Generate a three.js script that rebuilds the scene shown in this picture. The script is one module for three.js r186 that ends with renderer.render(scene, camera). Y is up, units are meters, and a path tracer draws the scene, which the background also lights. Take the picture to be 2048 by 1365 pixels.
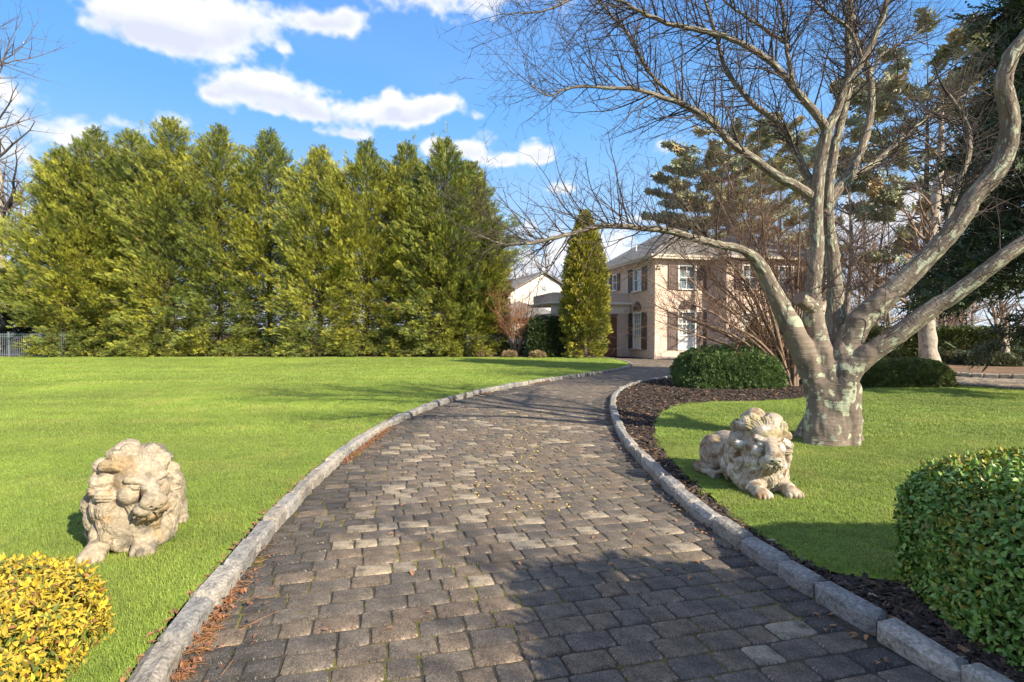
import * as THREE from 'three';
import { mergeGeometries } from 'three/addons/utils/BufferGeometryUtils.js';

// ---------------------------------------------------------------- camera, sky, sun, exposure
const scene = new THREE.Scene();
const FOC = 1100, CAM_H = 1.5, PITCH = -0.0164;
const camera = new THREE.PerspectiveCamera(2 * Math.atan(682.5 / FOC) * 180 / Math.PI, 2048 / 1365, 0.05, 1500);
camera.position.set(0, CAM_H, 0);
camera.rotation.set(PITCH, 0, 0);
const renderer = new THREE.WebGLRenderer({ antialias: true });
renderer.setSize(1024, 682);
renderer.toneMapping = THREE.LinearToneMapping;
renderer.toneMappingExposure = 2.15;
renderer.shadowMap.enabled = true;
const SUN_AZ = 47 * Math.PI / 180, SUN_EL = 31 * Math.PI / 180;   // azimuth: from straight behind the camera towards the right
const sunDir = new THREE.Vector3(Math.sin(SUN_AZ) * Math.cos(SUN_EL), Math.sin(SUN_EL), Math.cos(SUN_AZ) * Math.cos(SUN_EL));
const sun = new THREE.DirectionalLight(new THREE.Color(1.0, 0.88, 0.68), 5.0);
sun.position.copy(sunDir).multiplyScalar(90).add(new THREE.Vector3(0, 0, -18));
sun.target.position.set(0, 0, -18);
sun.castShadow = true; sun.shadow.mapSize.set(4096, 4096);
Object.assign(sun.shadow.camera, { left: -50, right: 50, top: 45, bottom: -45, near: 1, far: 220 });
scene.add(sun, sun.target);

// ---------------------------------------------------------------- random numbers and noise
function rng(seed) { let a = seed >>> 0; return () => { a = (a + 0x6D2B79F5) | 0; let t = Math.imul(a ^ (a >>> 15), 1 | a); t = (t + Math.imul(t ^ (t >>> 7), 61 | t)) ^ t; return ((t ^ (t >>> 14)) >>> 0) / 4294967296; }; }
const PERM = (() => { const r = rng(77), p = new Uint8Array(512), s = [...Array(256).keys()]; for (let i = 255; i > 0; i--) { const j = Math.floor(r() * (i + 1)); [s[i], s[j]] = [s[j], s[i]]; } for (let i = 0; i < 512; i++) p[i] = s[i & 255]; return p; })();
const VAL = (() => { const r = rng(5), v = new Float32Array(256); for (let i = 0; i < 256; i++) v[i] = r() * 2 - 1; return v; })();
function noise(x, y, z = 0) {
  const xi = Math.floor(x), yi = Math.floor(y), zi = Math.floor(z); let u = x - xi, v = y - yi, w = z - zi;
  u = u * u * (3 - 2 * u); v = v * v * (3 - 2 * v); w = w * w * (3 - 2 * w);
  const X = xi & 255, Y = yi & 255, Z = zi & 255;
  const h = (a, b, c) => VAL[PERM[PERM[PERM[(X + a) & 255] + ((Y + b) & 255)] + ((Z + c) & 255)]];
  const l = (a, b, t) => a + (b - a) * t;
  return l(l(l(h(0, 0, 0), h(1, 0, 0), u), l(h(0, 1, 0), h(1, 1, 0), u), v), l(l(h(0, 0, 1), h(1, 0, 1), u), l(h(0, 1, 1), h(1, 1, 1), u), v), w);
}
function fbm(x, y, z = 0, o = 4) { let s = 0, a = 0.5, f = 1; for (let i = 0; i < o; i++) { s += a * noise(x * f, y * f, z * f + i * 17); a *= 0.5; f *= 2.03; } return s; }
const clamp = (x, a, b) => Math.max(a, Math.min(b, x)), mixf = (a, b, t) => a + (b - a) * t;
const sstep = (a, b, x) => { const t = clamp((x - a) / (b - a), 0, 1); return t * t * (3 - 2 * t); };
const V = (x, y, z) => new THREE.Vector3(x, y, z);

// ---------------------------------------------------------------- places read off the photograph (depth D = distance along the view, in metres)
function dirOf(px, py) { const y = -(py - 682.5) / FOC, x = (px - 1024) / FOC, c = Math.cos(PITCH), s = Math.sin(PITCH); return [x, y * c + s, y * s - c]; }
function at(px, py, D) { const d = dirOf(px, py), k = D / -d[2]; return V(d[0] * k, CAM_H + d[1] * k, -D); }
function gp(px, py, h = 0) { const d = dirOf(px, py), k = (h - CAM_H) / d[1]; return V(d[0] * k, h, d[2] * k); }

// ---------------------------------------------------------------- the sky: air and clouds
function buildSky() {
  const W = 4096, H = 2048, data = new Float32Array(W * H * 4);
  // cloud puffs: azimuth and elevation (radians) with radii, as seen over the garden
  const puffs = [];
  const puff = (px, py, rx, ry, s = 1) => { const d = dirOf(px, py), l = Math.hypot(...d); puffs.push([Math.atan2(d[0], -d[2]), Math.asin(d[1] / l), rx / FOC * 0.95, ry / FOC * 0.92, s]); };
  for (const a of [[235, 40, 62, 40], [320, 35, 75, 50], [420, 55, 85, 48], [390, 105, 46, 22, .9], [500, 40, 70, 40, .9], [565, 95, 18, 14, .7], [640, 42, 62, 30, .9], [300, 75, 55, 24, .8], [690, 38, 36, 20, .7],
    [428, 182, 38, 24], [500, 178, 55, 28], [570, 175, 60, 32], [620, 215, 62, 34], [690, 232, 60, 32, .95], [760, 228, 55, 26, .9], [820, 232, 50, 24, .9], [880, 212, 40, 26, .9], [700, 268, 48, 16, .85], [785, 190, 16, 12, .7], [540, 215, 45, 18, .7],
    [885, 298, 42, 24], [940, 300, 40, 24], [1000, 322, 48, 15, .85], [1085, 312, 44, 20, .95], [955, 234, 22, 14, .7],
    [25, 190, 55, 34, .85], [60, 250, 50, 24, .7], [10, 300, 60, 26, .6], [150, 262, 50, 26, .6], [345, 240, 32, 26, .55], [270, 255, 50, 18, .5],
    [1330, 298, 36, 22, .6], [1120, 378, 60, 16, .6], [1180, 480, 120, 32, .8], [1060, 460, 70, 28, .7], [1280, 440, 70, 22, .5], [1400, 520, 160, 50, .8], [1150, 540, 160, 50, .9], [1650, 60, 50, 18, .3],
    [1700, 480, 170, 60, .8], [1900, 400, 140, 60, .7], [60, 470, 110, 50, .7], [-80, 330, 130, 60, .7]]) puff(...a);
  const r = rng(909);                                  // the same kind of sky goes on all round
  for (let k = 0; k < 90; k++) {
    const az = r() * Math.PI * 2 - Math.PI, el = 0.04 + Math.pow(r(), 1.3) * 0.95;
    if (Math.abs(az) < 0.86 && el < 0.62) continue;
    const n = 3 + Math.floor(r() * 5), big = 0.05 + r() * 0.06 + el * 0.05;
    for (let j = 0; j < n; j++) puffs.push([az + (r() - .5) * big * 3.4 / Math.cos(el), el + (r() - .5) * big * 0.9, big * (0.6 + r() * .6), big * (0.4 + r() * .3), 0.7 + r() * .3]);
  }
  for (const p of puffs) p[5] = Math.cos(p[1]);
  const f = new Float32Array(W * (H / 2));
  const wrap = (a) => a - Math.round(a / (2 * Math.PI)) * 2 * Math.PI;
  for (const [az, el, rx, ry, s, ce] of puffs) {
    const j0 = Math.max(0, Math.floor((el - ry * 2.2) / (Math.PI / 2) * (H / 2))), j1 = Math.min(H / 2 - 1, Math.ceil((el + ry * 2.2) / (Math.PI / 2) * (H / 2)));
    for (let j = j0; j <= j1; j++) {
      const e = (j + .5) / (H / 2) * Math.PI / 2, half = rx * 2.2 / Math.max(.2, ce) / (2 * Math.PI) * W, mid = ((az - Math.PI / 2) / (2 * Math.PI) + .5) * W;
      for (let i = Math.floor(mid - half); i <= mid + half; i++) {
        const a = ((i + .5) / W - .5) * 2 * Math.PI + Math.PI / 2, dx = wrap(a - az) * ce / rx, dy = (e - el) / ry * (e < el ? 1.25 : 1), q = dx * dx + dy * dy;
        if (q < 4.8) { const k = ((i % W) + W) % W + j * W; f[k] = 1 - (1 - f[k]) * (1 - s * Math.exp(-q * 1.1)); }
      }
    }
  }
  const top = [0.046, 0.160, 0.43], mid = [0.098, 0.255, 0.52], low = [0.24, 0.375, 0.54], hor = [0.42, 0.48, 0.54];
  for (let j = 0; j < H; j++) for (let i = 0; i < W; i++) {
    const k = (j * W + i) * 4;
    if (j < H / 2) { data[k] = .16; data[k + 1] = .17; data[k + 2] = .12; data[k + 3] = 1; continue; }
    const jj = j - H / 2, e = (jj + .5) / (H / 2) * Math.PI / 2, a = ((i + .5) / W - .5) * 2 * Math.PI;
    const y = Math.sin(e), x = Math.cos(e) * Math.cos(a), z = Math.cos(e) * Math.sin(a);
    const t1 = sstep(0, .16, y), t2 = sstep(.12, .38, y), t3 = sstep(.32, .62, y);
    let c = [0, 1, 2].map((q) => mixf(mixf(mixf(hor[q], low[q], t1), mid[q], t2), top[q], t3));
    const d0 = f[jj * W + i];
    const veil = .16 * sstep(.0, .5, fbm(x * 2.2 + 9, y * 6, z * 2.2, 3)) * sstep(.02, .3, y);
    for (let q = 0; q < 3; q++) c[q] = mixf(c[q], .52, veil * .35);
    if (d0 > .02) {
      const n = fbm(x * 11 + 3, y * 16, z * 11, 5) * .75 + fbm(x * 36, y * 50, z * 36, 5) * .62 + fbm(x * 110, y * 130, z * 110, 3) * .22;
      const dens = sstep(.22, .80, d0 * 1.06 + n * .82);
      if (dens > 0) {
        const up = f[Math.min(H / 2 - 1, jj + 16) * W + i], dn = f[Math.max(0, jj - 22) * W + i];
        const belly = clamp((up - dn) * 1.1 + .38 + n * .5, 0, 1) * sstep(.45, .95, d0 + n * .3);
        const w = [mixf(.52, .37, belly), mixf(.52, .39, belly), mixf(.53, .46, belly)];
        for (let q = 0; q < 3; q++) c[q] = mixf(c[q], w[q], dens * .97);
      }
    }
    data[k] = c[0]; data[k + 1] = c[1]; data[k + 2] = c[2]; data[k + 3] = 1;
  }
  const t = new THREE.DataTexture(data, W, H, THREE.RGBAFormat, THREE.FloatType);
  t.mapping = THREE.EquirectangularReflectionMapping; t.magFilter = t.minFilter = THREE.LinearFilter; t.needsUpdate = true;
  return t;
}
scene.background = buildSky();
scene.environment = scene.background;

// ---------------------------------------------------------------- bookkeeping
const taken = {};
function numbered(name) { const n = taken[name] = (taken[name] ?? -1) + 1; return n ? `${name}_${String(n).padStart(3, '0')}` : name; }
function shadows(o) { o.castShadow = o.receiveShadow = true; return o; }
function thing(name, label, category, group, pos) { const o = new THREE.Group(); o.name = numbered(name); o.userData = { label, category }; if (group) o.userData.group = group; if (pos) o.position.copy(pos); scene.add(o); return o; }
function part(parent, name, geo, mat) { const m = shadows(new THREE.Mesh(geo, mat)); m.name = name; parent.add(m); return m; }
function setting(name, geo, mat, label) { const m = shadows(geo ? new THREE.Mesh(geo, mat) : new THREE.Group()); m.name = numbered(name); m.userData = { kind: 'structure', label, category: name.split('_').pop() }; scene.add(m); return m; }
function instanced(parent, name, geo, mat, list, kind = 'stuff') {      // list of { m: Matrix4, c: [r, g, b] }
  const im = shadows(new THREE.InstancedMesh(geo, mat, list.length)); im.name = name;
  const c = new THREE.Color();
  list.forEach((e, i) => { im.setMatrixAt(i, e.m); if (e.c) { c.setRGB(...e.c); im.setColorAt(i, c); } });
  if (kind) im.userData.kind = kind;
  parent.add(im); return im;
}

// ---------------------------------------------------------------- geometry helpers
class Geo {
  constructor() { this.p = []; this.n = []; this.uv = []; this.c = []; this.i = []; }
  vert(p, n, u, v, c) { this.p.push(p.x, p.y, p.z); this.n.push(n.x, n.y, n.z); this.uv.push(u, v); if (c) this.c.push(...c); return this.p.length / 3 - 1; }
  build(flat = false) {                                    // flat: true face normals, for leaves and blades seen from both sides
    const g = new THREE.BufferGeometry(); g.setAttribute('position', new THREE.Float32BufferAttribute(this.p, 3)); if (!flat) g.setAttribute('normal', new THREE.Float32BufferAttribute(this.n, 3)); g.setAttribute('uv', new THREE.Float32BufferAttribute(this.uv, 2));
    if (this.c.length) g.setAttribute('color', new THREE.Float32BufferAttribute(this.c, 3)); g.setIndex(this.i); return g;
  }
  get tris() { return this.i.length / 3; }
}
const _t = V(), _a = V(), _b = V(), _q = V();
function tube(g, pts, rad, sides = 6, { uRep = 1, wob = 0, cap = true, vScale = 1, seed = 0 } = {}) {   // tapered tube along points with radii
  const n = pts.length; let nor = null, len = 0, prev = null;
  const base = g.p.length / 3;
  for (let k = 0; k < n; k++) {
    const t = V().subVectors(pts[Math.min(n - 1, k + 1)], pts[Math.max(0, k - 1)]).normalize();
    if (!nor) { nor = Math.abs(t.y) < .9 ? V(0, 1, 0) : V(1, 0, 0); nor.addScaledVector(t, -nor.dot(t)).normalize(); } else nor.addScaledVector(t, -nor.dot(t)).normalize();
    const bi = V().crossVectors(t, nor); if (prev) len += prev.distanceTo(pts[k]); prev = pts[k];
    for (let s = 0; s <= sides; s++) {
      const a = s / sides * Math.PI * 2, d = V().copy(nor).multiplyScalar(Math.cos(a)).addScaledVector(bi, Math.sin(a));
      const w = wob ? 1 + wob * noise(Math.cos(a) * 1.5 + seed, Math.sin(a) * 1.5 + seed, len * 2.2) : 1;
      g.vert(V().copy(pts[k]).addScaledVector(d, rad[k] * w), d, s / sides * uRep, len * vScale);
    }
  }
  const R = sides + 1;
  for (let k = 0; k < n - 1; k++) for (let s = 0; s < sides; s++) { const a = base + k * R + s, b = a + R; g.i.push(a, a + 1, b, b, a + 1, b + 1); }
  if (cap && rad[n - 1] > .004) { const e = base + (n - 1) * R, t = V().subVectors(pts[n - 1], pts[n - 2]).normalize(), c = g.vert(V().copy(pts[n - 1]).addScaledVector(t, rad[n - 1] * .4), t, .5, len * vScale); for (let s = 0; s < sides; s++) g.i.push(e + s, e + s + 1, c); }
}
function smoothPath(pts, rad, step) {                     // Catmull-Rom through points, radii carried along
  const c = new THREE.CatmullRomCurve3(pts, false, 'centripetal'), L = c.getLength(), n = Math.max(2, Math.round(L / step)), P = [], R = [];
  for (let k = 0; k <= n; k++) { const t = k / n, f = t * (pts.length - 1), i = Math.min(pts.length - 2, Math.floor(f)); P.push(c.getPoint(t)); R.push(mixf(rad[i], rad[i + 1], f - i)); }
  return [P, R];
}
function boxGeo(w, h, d, x = 0, y = 0, z = 0) { return new THREE.BoxGeometry(w, h, d).translate(x, y, z); }
function chamfer(w, h, d, b, jit = 0, r = Math.random) {  // chamfered block centred on the origin, 44 triangles, flat shaded
  const P = [], add = (x, y, z) => P.push(V(x + (r() - .5) * jit, y + (r() - .5) * jit, z + (r() - .5) * jit)) - 1, id = {};
  for (const sx of [-1, 1]) for (const sy of [-1, 1]) for (const sz of [-1, 1]) {
    const X = sx * w / 2, Y = sy * h / 2, Z = sz * d / 2;
    id[[sx, sy, sz, 'x']] = add(X, Y - sy * b, Z - sz * b); id[[sx, sy, sz, 'y']] = add(X - sx * b, Y, Z - sz * b); id[[sx, sy, sz, 'z']] = add(X - sx * b, Y - sy * b, Z);
  }
  const pos = [], nor = [], uv = [];
  const tri = (a, b2, c) => { let A = P[a], B = P[b2], C = P[c]; const n = V().subVectors(B, A).cross(V().subVectors(C, A)); if (n.dot(V().addVectors(A, B).add(C)) < 0) { [B, C] = [C, B]; n.negate(); } n.normalize();
    for (const q of [A, B, C]) { pos.push(q.x, q.y, q.z); nor.push(n.x, n.y, n.z); const ax = Math.abs(n.x), ay = Math.abs(n.y), az = Math.abs(n.z); if (ay >= ax && ay >= az) uv.push(q.x, q.z); else if (ax >= az) uv.push(q.z, q.y); else uv.push(q.x, q.y); } };
  const quad = (a, b2, c, e) => { tri(a, b2, c); tri(a, c, e); };
  for (const s of [-1, 1]) {
    quad(id[[s, -1, -1, 'x']], id[[s, 1, -1, 'x']], id[[s, 1, 1, 'x']], id[[s, -1, 1, 'x']]);
    quad(id[[-1, s, -1, 'y']], id[[1, s, -1, 'y']], id[[1, s, 1, 'y']], id[[-1, s, 1, 'y']]);
    quad(id[[-1, -1, s, 'z']], id[[1, -1, s, 'z']], id[[1, 1, s, 'z']], id[[-1, 1, s, 'z']]);
    for (const t of [-1, 1]) {
      quad(id[[s, t, -1, 'x']], id[[s, t, 1, 'x']], id[[s, t, 1, 'y']], id[[s, t, -1, 'y']]);
      quad(id[[s, -1, t, 'x']], id[[s, 1, t, 'x']], id[[s, 1, t, 'z']], id[[s, -1, t, 'z']]);
      quad(id[[-1, s, t, 'y']], id[[1, s, t, 'y']], id[[1, s, t, 'z']], id[[-1, s, t, 'z']]);
    }
  }
  for (const sx of [-1, 1]) for (const sy of [-1, 1]) for (const sz of [-1, 1]) tri(id[[sx, sy, sz, 'x']], id[[sx, sy, sz, 'y']], id[[sx, sy, sz, 'z']]);
  const g = new THREE.BufferGeometry(); g.setAttribute('position', new THREE.Float32BufferAttribute(pos, 3)); g.setAttribute('normal', new THREE.Float32BufferAttribute(nor, 3)); g.setAttribute('uv', new THREE.Float32BufferAttribute(uv, 2)); return g;
}
function sheet(poly, y, hole) {                            // flat polygon [x, D] at a height, uv in metres
  const s = new THREE.Shape(poly.map(([x, d]) => new THREE.Vector2(x, d))); if (hole) s.holes.push(new THREE.Path(hole.map(([x, d]) => new THREE.Vector2(x, d))));
  const g = new THREE.ShapeGeometry(s); g.rotateX(-Math.PI / 2); g.translate(0, y, 0);
  const p = g.attributes.position, uv = g.attributes.uv; for (let i = 0; i < p.count; i++) uv.setXY(i, p.getX(i), p.getZ(i)); return g;
}
function inside(poly, x, d) { let c = false; for (let i = 0, j = poly.length - 1; i < poly.length; j = i++) { const [xi, yi] = poly[i], [xj, yj] = poly[j]; if ((yi > d) !== (yj > d) && x < (xj - xi) * (d - yi) / (yj - yi) + xi) c = !c; } return c; }
function spline2(pts, step) { const c = new THREE.CatmullRomCurve3(pts.map(([x, d]) => V(x, 0, d)), false, 'centripetal'); return c.getSpacedPoints(Math.round(c.getLength() / step)).map((p) => [p.x, p.z]); }
function offset2(pts, o) { return pts.map((p, i) => { const a = pts[Math.max(0, i - 1)], b = pts[Math.min(pts.length - 1, i + 1)], l = Math.hypot(b[0] - a[0], b[1] - a[1]); return [p[0] - (b[1] - a[1]) / l * o, p[1] + (b[0] - a[0]) / l * o]; }); }
function distTo(pts, x, d) { let m = 1e9; for (const p of pts) { const q = (p[0] - x) ** 2 + (p[1] - d) ** 2; if (q < m) m = q; } return Math.sqrt(m); }
function trs(p, q, s) { return new THREE.Matrix4().compose(p, q, typeof s === 'number' ? V(s, s, s) : s); }
function facing(dir, spin = 0) { const q = new THREE.Quaternion().setFromUnitVectors(V(0, 1, 0), dir); return q.multiply(new THREE.Quaternion().setFromAxisAngle(V(0, 1, 0), spin)); }

// ---------------------------------------------------------------- textures
function tex(n, fn, { srgb = true, rep = 1, h = n } = {}) {            // fn(u, v) -> [r, g, b] linear 0..1 (colour) or a number (height); tiles
  const data = new Uint8Array(n * h * 4), enc = (c) => 255 * (c <= .0031308 ? 12.92 * c : 1.055 * Math.pow(c, 1 / 2.4) - .055);
  for (let j = 0; j < h; j++) for (let i = 0; i < n; i++) { const c = fn(i / n, j / h), k = (j * n + i) * 4; for (let q = 0; q < 3; q++) { const x = clamp(typeof c === 'number' ? c : c[q], 0, 1); data[k + q] = srgb ? enc(x) : x * 255; } data[k + 3] = 255; }
  const t = new THREE.DataTexture(data, n, h); t.wrapS = t.wrapT = THREE.RepeatWrapping; t.magFilter = THREE.LinearFilter; t.minFilter = THREE.LinearMipmapLinearFilter; t.generateMipmaps = true;
  if (srgb) t.colorSpace = THREE.SRGBColorSpace; t.repeat.set(rep, rep); t.needsUpdate = true; return t;
}
function tnoise(u, v, f, seed = 0, o = 4) {               // noise that tiles over the unit square
  let s = 0, a = .5; for (let k = 0; k < o; k++) { const F = f * (1 << k), x = u * F, y = v * F, xi = Math.floor(x), yi = Math.floor(y), fx = x - xi, fy = y - yi, U = fx * fx * (3 - 2 * fx), W = fy * fy * (3 - 2 * fy);
    const h = (p, q) => VAL[PERM[PERM[((xi + p) % F + seed * 7 + k * 31) & 255] + (((yi + q) % F + seed * 13) & 255)]];
    s += a * mixf(mixf(h(0, 0), h(1, 0), U), mixf(h(0, 1), h(1, 1), U), W); a *= .5; } return s;
}
const std = (o) => new THREE.MeshStandardMaterial({ roughness: .9, ...o });
const leafMat = (color, tr = .35, rough = .75, more = {}) => new THREE.MeshPhysicalMaterial({ color: new THREE.Color().setRGB(...color), roughness: rough, transmission: tr, thickness: 0, side: THREE.DoubleSide, ...more });
const rgb = (r, g, b) => new THREE.Color().setRGB(r, g, b);

// ================================================================ THE GROUND, THE DRIVE, KERBS, LAWNS
const LEFT = spline2([[-0.72, -2], [-1.0, 0], [-1.22, 1.2], [-1.475, 2.354], [-1.57, 2.77], [-1.64, 3.26], [-1.78, 4.17], [-1.91, 5.48], [-1.97, 7.14], [-1.86, 9.1], [-1.32, 11.7], [-.31, 14.2], [1.15, 16.7], [3.14, 19.6], [4.2, 21.4], [5.03, 23.2], [5.5, 25.4], [5.58, 28.4], [5.3, 30.8], [4.7, 33]], .1);
const RIGHT = spline2([[2.75, -2], [2.5, 0], [2.12, 1.4], [1.86, 2.35], [1.797, 2.615], [1.70, 3.0], [1.63, 3.33], [1.53, 4.0], [1.46, 4.755], [1.45, 5.59], [1.45, 6.5], [1.52, 7.82], [1.75, 9.7], [2.03, 11.4], [2.41, 13], [2.95, 14.5], [3.66, 15.9], [4.5, 17], [5.4, 17.8], [7.5, 18.6], [10, 17.9], [12, 15.7], [13.2, 13.4], [14.5, 10.5], [15.5, 7], [15.7, 2], [15.2, -2]], .1);
const OUTER = spline2([[6.2, 31.2], [8.3, 29.9], [10.4, 28.4], [11.9, 24], [13.4, 20.4], [15.2, 18.4], [17.4, 16.6], [20, 13], [21, 8], [21, -2]], .1);
const DRIVE = [...LEFT, ...OUTER], ISLAND = RIGHT;
const onDrive = (x, d, m = 0) => inside(DRIVE, x, d) && !inside(ISLAND, x, d);

const litterTex = tex(512, (u, v) => { const n = tnoise(u, v, 8, 1, 5), m = tnoise(u, v, 64, 2, 2); const k = .5 + n * .6 + m * .5; return [.13 * k + .03, .095 * k + .02, .055 * k + .012]; }, { rep: .5 });
setting('ground', (() => { const g = new THREE.PlaneGeometry(900, 900, 1, 1).rotateX(-Math.PI / 2).translate(0, -.08, -150); const p = g.attributes.position, uv = g.attributes.uv; for (let i = 0; i < p.count; i++) uv.setXY(i, p.getX(i), p.getZ(i)); return g; })(), std({ map: litterTex, roughness: 1 }), 'brown leaf litter ground under the far trees');

// ---- driveway: pavers on a bed of sand and moss
const bedTex = tex(512, (u, v) => { const n = tnoise(u, v, 8, 3, 5), m = tnoise(u, v, 6, 9, 4), f = tnoise(u, v, 128, 4, 1); const k = .75 + n * .5 + f * .5; const g = sstep(.02, .25, m + n * .4); return [mixf(.07, .15, g) * k, mixf(.057, .135, g) * k, mixf(.04, .03, g) * k]; }, { rep: .7 });
const drive = setting('driveway', null, null, 'curving driveway of tumbled grey brown pavers');
const bed = part(drive, 'joint_bed', sheet(DRIVE, -.0085), std({ map: bedTex, roughness: 1 }));
const speckH = tex(512, (u, v) => .5 + tnoise(u, v, 96, 6, 2) * .7 + tnoise(u, v, 16, 7, 3) * .35, { srgb: false, rep: 2.6 });
function paverTex(seed, base, light) {
  return tex(256, (u, v) => {
    const n = tnoise(u, v, 4, seed, 5), f = tnoise(u, v, 64, seed + 3, 2), s = tnoise(u, v, 128, seed + 11, 1), blot = sstep(.0, .45, tnoise(u, v, 3, seed + 5, 4));
    let k = 1 + n * .7 + f * .75; const s2 = tnoise(u, v, 56, seed + 17, 1), sp = s > .40 ? .8 : s2 > .40 ? 1 : 0, dk = s2 < -.36 ? .5 : s < -.38 ? .6 : 1;
    return base.map((b, q) => mixf(mixf(b, light[q], blot * .35) * k * dk, [.46, .43, .39][q], sp * .6));
  }, { rep: 3.2 });
}
const pvT = [paverTex(1, [.108, .092, .078], [.185, .155, .125]), paverTex(2, [.148, .124, .102], [.245, .203, .158]), paverTex(3, [.25, .206, .15], [.35, .285, .205]), paverTex(4, [.058, .050, .044], [.11, .09, .075])];
const paverMats = [];
const pm = (t, c, b = .0022) => { const m = std({ map: pvT[t], color: rgb(...c), roughness: .92, bumpMap: speckH, bumpScale: b }); paverMats.push(m); return m; };
const P_DARK = [pm(0, [1.05, 1, .93]), pm(0, [.9, .88, .86]), pm(0, [1.18, 1.06, .92])], P_MID = [pm(1, [1.05, 1, .92]), pm(1, [1.14, 1.03, .9]), pm(1, [.92, .9, .86]), pm(1, [1.1, .97, .84])], P_LIGHT = [pm(2, [1, 1, 1]), pm(2, [1.08, 1.05, 1]), pm(2, [.85, .84, .84])], P_BLACK = [pm(3, [1, 1, 1]), pm(3, [1.25, 1.2, 1.1])];
function paverGeo(l, w, r) {                              // tumbled block: rounded plan, worn shoulder
  const g = new Geo(), c = .008 + r() * .008, rings = [[0, -.05], [-.0015, -.006], [-.008, 0]], out = [];
  for (const [sx, sz, a, b] of [[1, 1, 0, 1], [-1, 1, 1, 0], [-1, -1, 0, 1], [1, -1, 1, 0]]) for (let k = 0; k < 2; k++) out.push([sx * (l / 2 - (k === a ? 0 : c)), sz * (w / 2 - (k === b ? 0 : c))]);
  const jit = out.map(() => [(r() - .5) * .007, (r() - .5) * .007]), ids = [], sl = [(r() - .5) * .004, (r() - .5) * .004];
  rings.forEach(([ins, y], q) => ids.push(out.map(([x, z], i) => { const X = x + jit[i][0], Z = z + jit[i][1], L = Math.hypot(X / l, Z / w), nx = X / l / L, nz = Z / w / L; const ny = q === 0 ? 0 : q === 1 ? .8 : 7, ll = Math.hypot(nx, ny, nz); return g.vert(V(X + Math.sign(X) * ins, y + (q === 2 ? X * sl[0] * 6 + Z * sl[1] * 6 : 0), Z + Math.sign(Z) * ins), V(nx / ll, ny / ll, nz / ll), X, Z); })));
  for (let q = 0; q < 2; q++) for (let i = 0; i < 8; i++) { const a = ids[q][i], b = ids[q][(i + 1) % 8], c2 = ids[q + 1][i], d = ids[q + 1][(i + 1) % 8]; g.i.push(a, c2, b, b, c2, d); }
  const mid = g.vert(V(0, .0012, 0), V(0, 1, 0), 0, 0); for (let i = 0; i < 8; i++) g.i.push(ids[2][i], mid, ids[2][(i + 1) % 8]);
  return g.build();
}
{
  const r = rng(31), TH = .25, rd = [Math.cos(TH), Math.sin(TH)], cd = [-Math.sin(TH), Math.cos(TH)], list = [];
  const LONG = [0, 1, 2, 3].map(() => paverGeo(.226, .148, r)), SQ = [0, 1, 2].map(() => paverGeo(.150, .148, r)), PITCHW = .155;
  for (let j = -20; j < 330; j++) {
    let s = -14 + r() * .4;
    while (s < 24) {
      const long = r() < .58, l = long ? .234 : .158, a = s + l / 2, x = rd[0] * a + cd[0] * j * PITCHW, d = rd[1] * a + cd[1] * j * PITCHW; s += l;
      if (d < 1.0 || d > 33 || x < -3 || x > .97 * d + .8) continue;
      if (!onDrive(x, d)) continue;
      const eL = d < 16 ? distTo(LEFT, x, d) : 9, eR = d < 16 ? distTo(RIGHT, x, d) : 9;
      if (eL < .015 || eR < .015) continue;
      const dirt = eL < .42 + .2 * noise(x * 3, d * 3) ? 1 : eR < .3 + .15 * noise(x * 3, d * 2) ? .8 : 0, pick = r() + .16 * noise(x * .5 + 4, d * .5), lit = noise(x * .9, d * .45, 3);
      const lightP = .075 + .17 * sstep(.1, .9, lit) * (x < 0 ? 1.6 : .8) + (x > 9 ? .5 : 0);
      const set = dirt > .5 && r() < dirt * .85 ? P_BLACK : pick < .40 ? P_DARK : pick < 1 - lightP ? P_MID : P_LIGHT;
      list.push({ x, d, g: long ? LONG[Math.floor(r() * 4)] : SQ[Math.floor(r() * 3)], m: set[Math.floor(r() * set.length)], y: (r() - .5) * .004, t: [(r() - .5) * .014, (r() - .5) * .014, (r() - .5) * .03 + (r() < .5 ? Math.PI : 0)] });
    }
  }
  list.sort((a, b) => a.d - b.d);
  let n = 0; const rest = new Map();
  for (const e of list) {
    const rot = new THREE.Euler(e.t[0], TH + e.t[2], e.t[1], 'YXZ');
    if (e.d > 2.05 && Math.abs(e.x) < .95 * e.d && n < 300) { const m = part(drive, 'paver', e.g, e.m); m.position.set(e.x, e.y, -e.d); m.rotation.copy(rot); n++; } else {
      const key = e.m.uuid + e.g.uuid; if (!rest.has(key)) rest.set(key, { g: e.g, m: e.m, l: [] });
      rest.get(key).l.push({ m: trs(V(e.x, e.y, -e.d), new THREE.Quaternion().setFromEuler(rot), 1) });
    }
  }
  for (const { g, m, l } of rest.values()) instanced(drive, 'pavers', g, m, l);
}

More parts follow.
